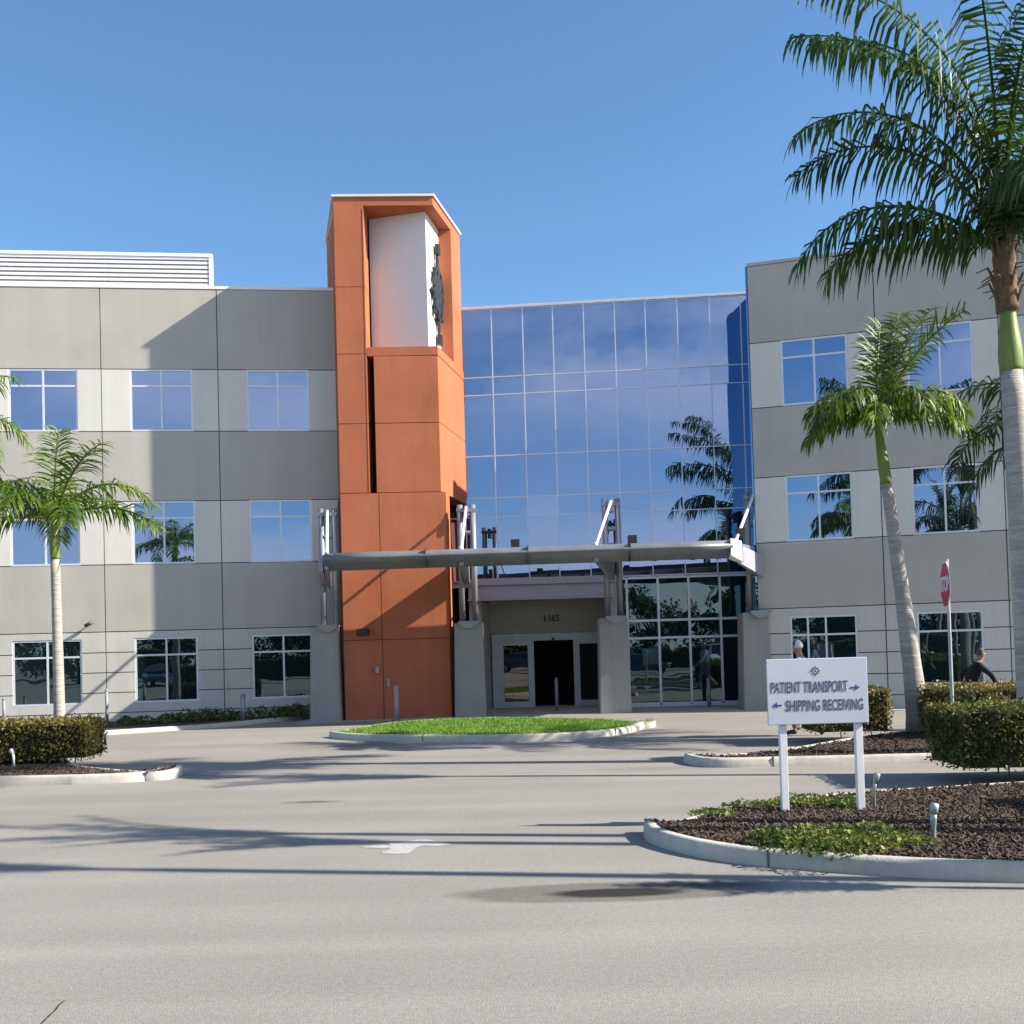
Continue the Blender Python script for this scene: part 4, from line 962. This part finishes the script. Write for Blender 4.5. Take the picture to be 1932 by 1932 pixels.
# unseen palms right of frame, narrow crowns shaped to cast the thin road shadows
def narrow_fronds(n, sd_, ln):
    r_ = random.Random(sd_); return [(i*360/n+r_.gauss(0, 15), 84+r_.gauss(0, 4), ln*r_.uniform(.7, 1.1), 20+r_.uniform(0, 30), .25) for i in range(n)]
for i, (x, y, h, ln, sd_, lf) in enumerate(((8.6, 9.75, 7.3, 2.7, 41, .27), (8.2, 9.35, 6.2, 1.7, 42, .24), (9.0, 7.7, 8.6, 2.4, 43, .26), (6.9, 7.82, 2.5, 1.25, 44, .24), (10.5, 14.6, 7.6, 3.0, 45, .45))):
    palm('royal_palm', (x, y, 0), (0, 0, h), .12 if h > 4 else .05, .08 if h > 4 else .04, .9 if h > 4 else .4, narrow_fronds(10, sd_, ln), sd_, ['palm outside the frame at the right by the front island', 'second palm outside the frame at the right', 'tallest palm outside the frame at the right', 'short young palm outside the frame at the right', 'farthest palm outside the frame at the right'][i], leaflet=lf, npairs=34)

# trees behind the camera, seen mirrored in the glass
def bigtree(loc, h, r, seed, label):
    rnd = random.Random(seed); e = empty('shade_tree', loc, label, 'tree', 'dark shade trees across the car park')
    m_ = MB(); m_.tube([(0, 0, -.05), (.1, 0, h*.3), (0, .1, h*.55)], [.28, .2, .12], 10)
    for k in range(6):
        a = k*1.05+rnd.random(); m_.tube([(0, 0, h*.3), (cos(a)*r*.35, sin(a)*r*.35, h*.5), (cos(a)*r*.6, sin(a)*r*.6, h*.68)], [.1, .07, .03], 6)
    o = m_.build('trunk', 'bark', smooth=True); o.parent = e
    pts = []
    for k in range(36):
        a = rnd.uniform(0, 6.28); rr = r*rnd.random()**.5*.85; cz = h*rnd.uniform(.14, .88); br = r*rnd.uniform(.25, .42)
        for _ in range(150):
            d_ = Vector((rnd.gauss(0, 1), rnd.gauss(0, 1), rnd.gauss(0, .8))).normalized()*br*rnd.random()**.4
            pts.append((cos(a)*rr+d_.x, sin(a)*rr+d_.y, cz+d_.z))
    m_ = MB(); leaf_cloud(m_, pts, .42, rnd); o = m_.build('crown', 'tree'); o.parent = e
    return e
t0 = bigtree((-36, -24, 0), 8.6, 4.0, 1, 'dark shade tree across the car park, mirrored in the glass'); t1 = bigtree((-28, -26, 0), 7.4, 3.6, 2, 'rounded shade tree across the car park, mirrored in the glass')
for i, (x, s) in enumerate(((-21, .9), (-15, 1.0), (-9, .85), (-3.5, .95), (2, .8), (8, .95), (14, .85), (20, 1.0), (27, .9), (34, 1.0), (42, 1.0), (-44, 1.0), (50, .9))):
    copy_tree((t0, t1)[i % 2], (x, -24-(i*37 % 5), 0), i*1.3, 'dark shade tree across the car park, mirrored in the glass', s)

# parked vehicles beside and behind the camera, seen mirrored in the windows
def car(loc, rz, paint, label, suv=True):
    e = empty('parked_car', loc, label, 'car', 'cars in the car park', rz)
    Lh, Wd = 2.35, .92; top = 1.68 if suv else 1.42
    prof = [(-2.3, .35), (-2.35, .75), (-2.28, 1.0), (-1.95, top-.12), (-1.6, top), (.35, top), (1.15, 1.05), (2.1, .88), (2.34, .65), (2.32, .35)] if suv else [(-2.3, .35), (-2.32, .8), (-2.1, .95), (-1.5, 1.0), (-.9, top), (.2, top), (1.0, .98), (2.1, .82), (2.3, .6), (2.3, .35)]
    m_ = MB()
    def sect(w, ins): return [(x, w*(1 if z < 1.05 else .82), z) for x, z in prof]
    a = [(x, -Wd*(1 if z < 1.06 else .8), z) for x, z in prof]; b = [(x, Wd*(1 if z < 1.06 else .8), z) for x, z in prof]
    n_ = len(prof); m_.v += a+b; m_.f += [tuple(range(n_)), tuple(range(2*n_-1, n_-1, -1))]; m_.m += [0, 0]
    for k_ in range(n_): m_.f.append((k_, (k_+1) % n_, n_+(k_+1) % n_, n_+k_)); m_.m.append(0)
    o = m_.build('body', paint, bevel=.06, fix=True); o.parent = e
    m_ = MB()
    for s in (-1, 1):
        w0, w1 = Wd*.985*s, Wd*.83*s
        for (x0, x1, x2, x3) in ((-1.85, -.75, -.75, -1.6), (-.65, .95, .3, -.65)):
            m_.poly([(x0, w0, 1.06), (x1, w0, 1.06), (x2, w1*1.0, top-.1), (x3, w1*1.0, top-.1)])
    m_.poly([(.42, -.7, top-.04), (.42, .7, top-.04), (1.14, .82, 1.09), (1.14, -.82, 1.09)])
    o = m_.build('window_glass', 'glass_low'); o.parent = e
    for x in (-1.45, 1.5):
        for s in (-1, 1):
            m_ = MB(); m_.tube([(x, s*.72, .35), (x, s*.95, .35)], .35, 20); w = m_.build('wheel', 'tyre'); w.parent = e
            m_ = MB(); m_.tube([(x, s*.94, .35), (x, s*.965, .35)], .21, 14); r_ = m_.build('rim', 'silver'); r_.parent = w
    for s in (-1, 1):
        m_ = MB(); m_.box(2.2, 2.36, s*.7-.16, s*.7+.16, .68, .8); o = m_.build('headlight', 'white_metal', bevel=.02); o.parent = e
    return e
car((7.0, -1.2, 0), radians(80), 'car_w', 'white SUV parked beside the camera, mirrored in the right windows')
car((-13.7, -3.0, 0), radians(95), 'car_b', 'dark blue car mirrored in the left ground floor window', False)
car((-9.5, -4.0, 0), radians(88), 'car_w', 'white SUV mirrored in the left wing window')
car((1.5, -7, 0), radians(5), 'car_b', 'dark blue car parked across the car park behind', False)
car((11.5, -9, 0), radians(0), 'car_w', 'white SUV parked across the car park behind')

# ================================================================== PEOPLE
def skinned(name, V, E_, R_, mtl, parent, sub=2):
    me = bpy.data.meshes.new(name); me.from_pydata(V, E_, []); me.materials.append(MT[mtl])
    o = bpy.data.objects.new(name, me); COL.objects.link(o); o.parent = parent
    md = o.modifiers.new('skin', 'SKIN'); md.use_smooth_shade = True
    sv = me.skin_vertices[0].data if me.skin_vertices else None
    if sv is None:
        bpy.context.view_layer.objects.active = o
        bm = bmesh.new(); bm.from_mesh(me); bm.verts.layers.skin.verify(); bm.to_mesh(me); bm.free(); sv = me.skin_vertices[0].data
    for i, r in enumerate(R_):
        sv[i].radius = r if isinstance(r, tuple) else (r, r)
        sv[i].use_root = (i == 0)
    s2 = o.modifiers.new('sub', 'SUBSURF'); s2.levels = sub; s2.render_levels = sub
    return o
def person(loc, rz, label, J_, shirt, trousers, hair, lean=0):
    """J_ : dict of joints (local: +x forward, +y left, z up)"""
    e = empty('person', loc, label, 'person', None, rz)
    j = J_; V = []; E_ = []; R_ = []
    def add(p, r, to=None):
        V.append(tuple(p)); R_.append(r)
        if to is not None: E_.append((to, len(V)-1))
        return len(V)-1
    pel = add(j['pel'], (.15, .12)); w = add(j['waist'], (.14, .11), pel); ch = add(j['chest'], (.165, .12), w); nb = add(j['nb'], (.08, .07), ch)
    nk = add(j['nk'], .055, nb); hd = add(j['hd'], (.082, .10), nk); hp = add(Vector(j['hd'])+Vector((-.005, 0, .075)), (.072, .085), hd)
    fw = Vector((1, 0, 0))
    add(Vector(j['hd'])+fw*.085+Vector((0, 0, -.005)), .018, hd)
    for s, k_ in ((1, 'l'), (-1, 'r')):
        sh = add(j['sh'+k_], .062, ch); el = add(j['el'+k_], .043, sh); wr = add(j['wr'+k_], .029, el)
        dv = (Vector(j['wr'+k_])-Vector(j['el'+k_])).normalized(); pm = add(Vector(j['wr'+k_])+dv*.06, (.038, .02), wr)
        sd_ = dv.cross(Vector((0, 1, 0))).normalized()
        for q_ in range(4):
            b0 = Vector(j['wr'+k_])+dv*.09+sd_*(-.03+.02*q_); L_ = (.06, .075, .08, .065)[q_]
            f1 = add(b0, .0095, pm); f2 = add(b0+dv*L_*.6+fw*.008, .0085, f1); add(b0+dv*L_+fw*.02, .0075, f2)
        th = add(Vector(j['wr'+k_])+dv*.05+sd_*.045, .011, pm); add(Vector(j['wr'+k_])+dv*.09+sd_*.06, .009, th)
        hi = add(j['hi'+k_], .088, pel); kn = add(j['kn'+k_], .058, hi); an = add(j['an'+k_], .04, kn); add(j['to'+k_], (.035, .028), an)
    skinned('body', V, E_, R_, 'skin', e, 2)
    # shirt
    V2, E2, R2 = [], [], []
    def ad2(p, r, to=None):
        V2.append(tuple(p)); R2.append(r)
        if to is not None: E2.append((to, len(V2)-1))
        return len(V2)-1
    a = ad2(Vector(j['pel'])+Vector((0, 0, .02)), (.175, .15)); b = ad2(j['waist'], (.20, .18), a); c_ = ad2(j['chest'], (.215, .185), b); ad2(Vector(j['nb'])-Vector((0, 0, .015)), (.11, .10), c_)
    for k_ in 'lr':
        s_ = ad2(j['sh'+k_], .08, c_); m1 = ad2(j['el'+k_], .06, s_); ad2(Vector(j['el'+k_]).lerp(Vector(j['wr'+k_]), .8), .05, m1)
    skinned('shirt', V2, E2, R2, shirt, e, 2)
    V2, E2, R2 = [], [], []
    a = ad2(j['pel'], (.16, .135))
    for k_ in 'lr':
        h_ = ad2(j['hi'+k_], .10, a); q_ = ad2(j['kn'+k_], .072, h_); ad2(Vector(j['an'+k_])+Vector((0, 0, .03)), .058, q_)
    skinned('trousers', V2, E2, R2, trousers, e, 2)
    for k_ in 'lr':
        A_, T_ = Vector(j['an'+k_]), Vector(j['to'+k_]); skinned('shoe', [tuple(A_+Vector((-.04, 0, -.02))), tuple(A_.lerp(T_, .5)), tuple(T_+(T_-A_)*.15)], [(0, 1), (1, 2)], [(.05, .045), (.052, .045), (.045, .035)], 'shoe', e, 2)
    H = Vector(j['hd'])
    skinned('hair', [tuple(H+Vector((-.03, 0, -.01))), tuple(H+Vector((-.035, 0, .06))), tuple(H+Vector((-.01, 0, .115))), tuple(H+Vector((.035, 0, .125)))], [(0, 1), (1, 2), (2, 3)], [(.09, .085), (.102, .10), (.095, .08), (.07, .045)], hair, e, 2)
    for s in (1, -1):
        m_ = MB(); c0 = H+Vector((.082, .03*s, .02)); m_.tube([c0, c0+Vector((.006, 0, 0))], .008, 8); m_.build('eye', 'black').parent = e
        m_ = MB(); c0 = H+Vector((0, .088*s, .005)); m_.tube([c0, c0+Vector((0, .016*s, 0))], [.022, .018], 8); m_.build('ear', 'skin').parent = e
    m_ = MB(); c0 = H+Vector((.082, 0, -.042)); m_.tube([c0+Vector((0, -.02, 0)), c0+Vector((0, .02, 0))], .005, 6); m_.build('mouth', 'hair_g').parent = e
    return e
walk = dict(pel=(0, 0, .93), waist=(.02, 0, 1.10), chest=(.05, 0, 1.30), nb=(.07, 0, 1.46), nk=(.09, 0, 1.53), hd=(.12, 0, 1.62),
            shl=(.05, .19, 1.40), ell=(-.08, .26, 1.13), wrl=(.02, .27, .88), shr=(.06, -.19, 1.40), elr=(.20, -.25, 1.15), wrr=(.36, -.22, .98),
            hil=(0, .10, .88), knl=(.22, .10, .50), anl=(.20, .10, .10), tol=(.38, .11, .05), hir=(0, -.10, .88), knr=(-.05, -.10, .48), anr=(-.34, -.10, .16), tor=(-.26, -.10, .03))
q = G(1522, 1388); person((q.x, q.y, 0), radians(160), 'white-haired person walking behind the white direction sign', walk, 'cloth_lt', 'cloth_gr', 'hair_w').scale = (1.1, 1.1, 1.12)
w2 = dict(walk); w2.update(chest=(.10, 0, 1.27), nb=(.16, 0, 1.42), nk=(.20, 0, 1.48), hd=(.22, 0, 1.56), shl=(.10, .20, 1.36), shr=(.12, -.20, 1.36), ell=(-.14, .30, 1.14), wrl=(-.06, .32, .90), elr=(.34, -.27, 1.16), wrr=(.46, -.24, .93))
q = D(1838, 1300, 22.6); person((q.x-.05, 22.6, 0), radians(-12), 'person in a black shirt walking right behind the far hedge', w2, 'cloth_bk', 'cloth_bk', 'hair_g')
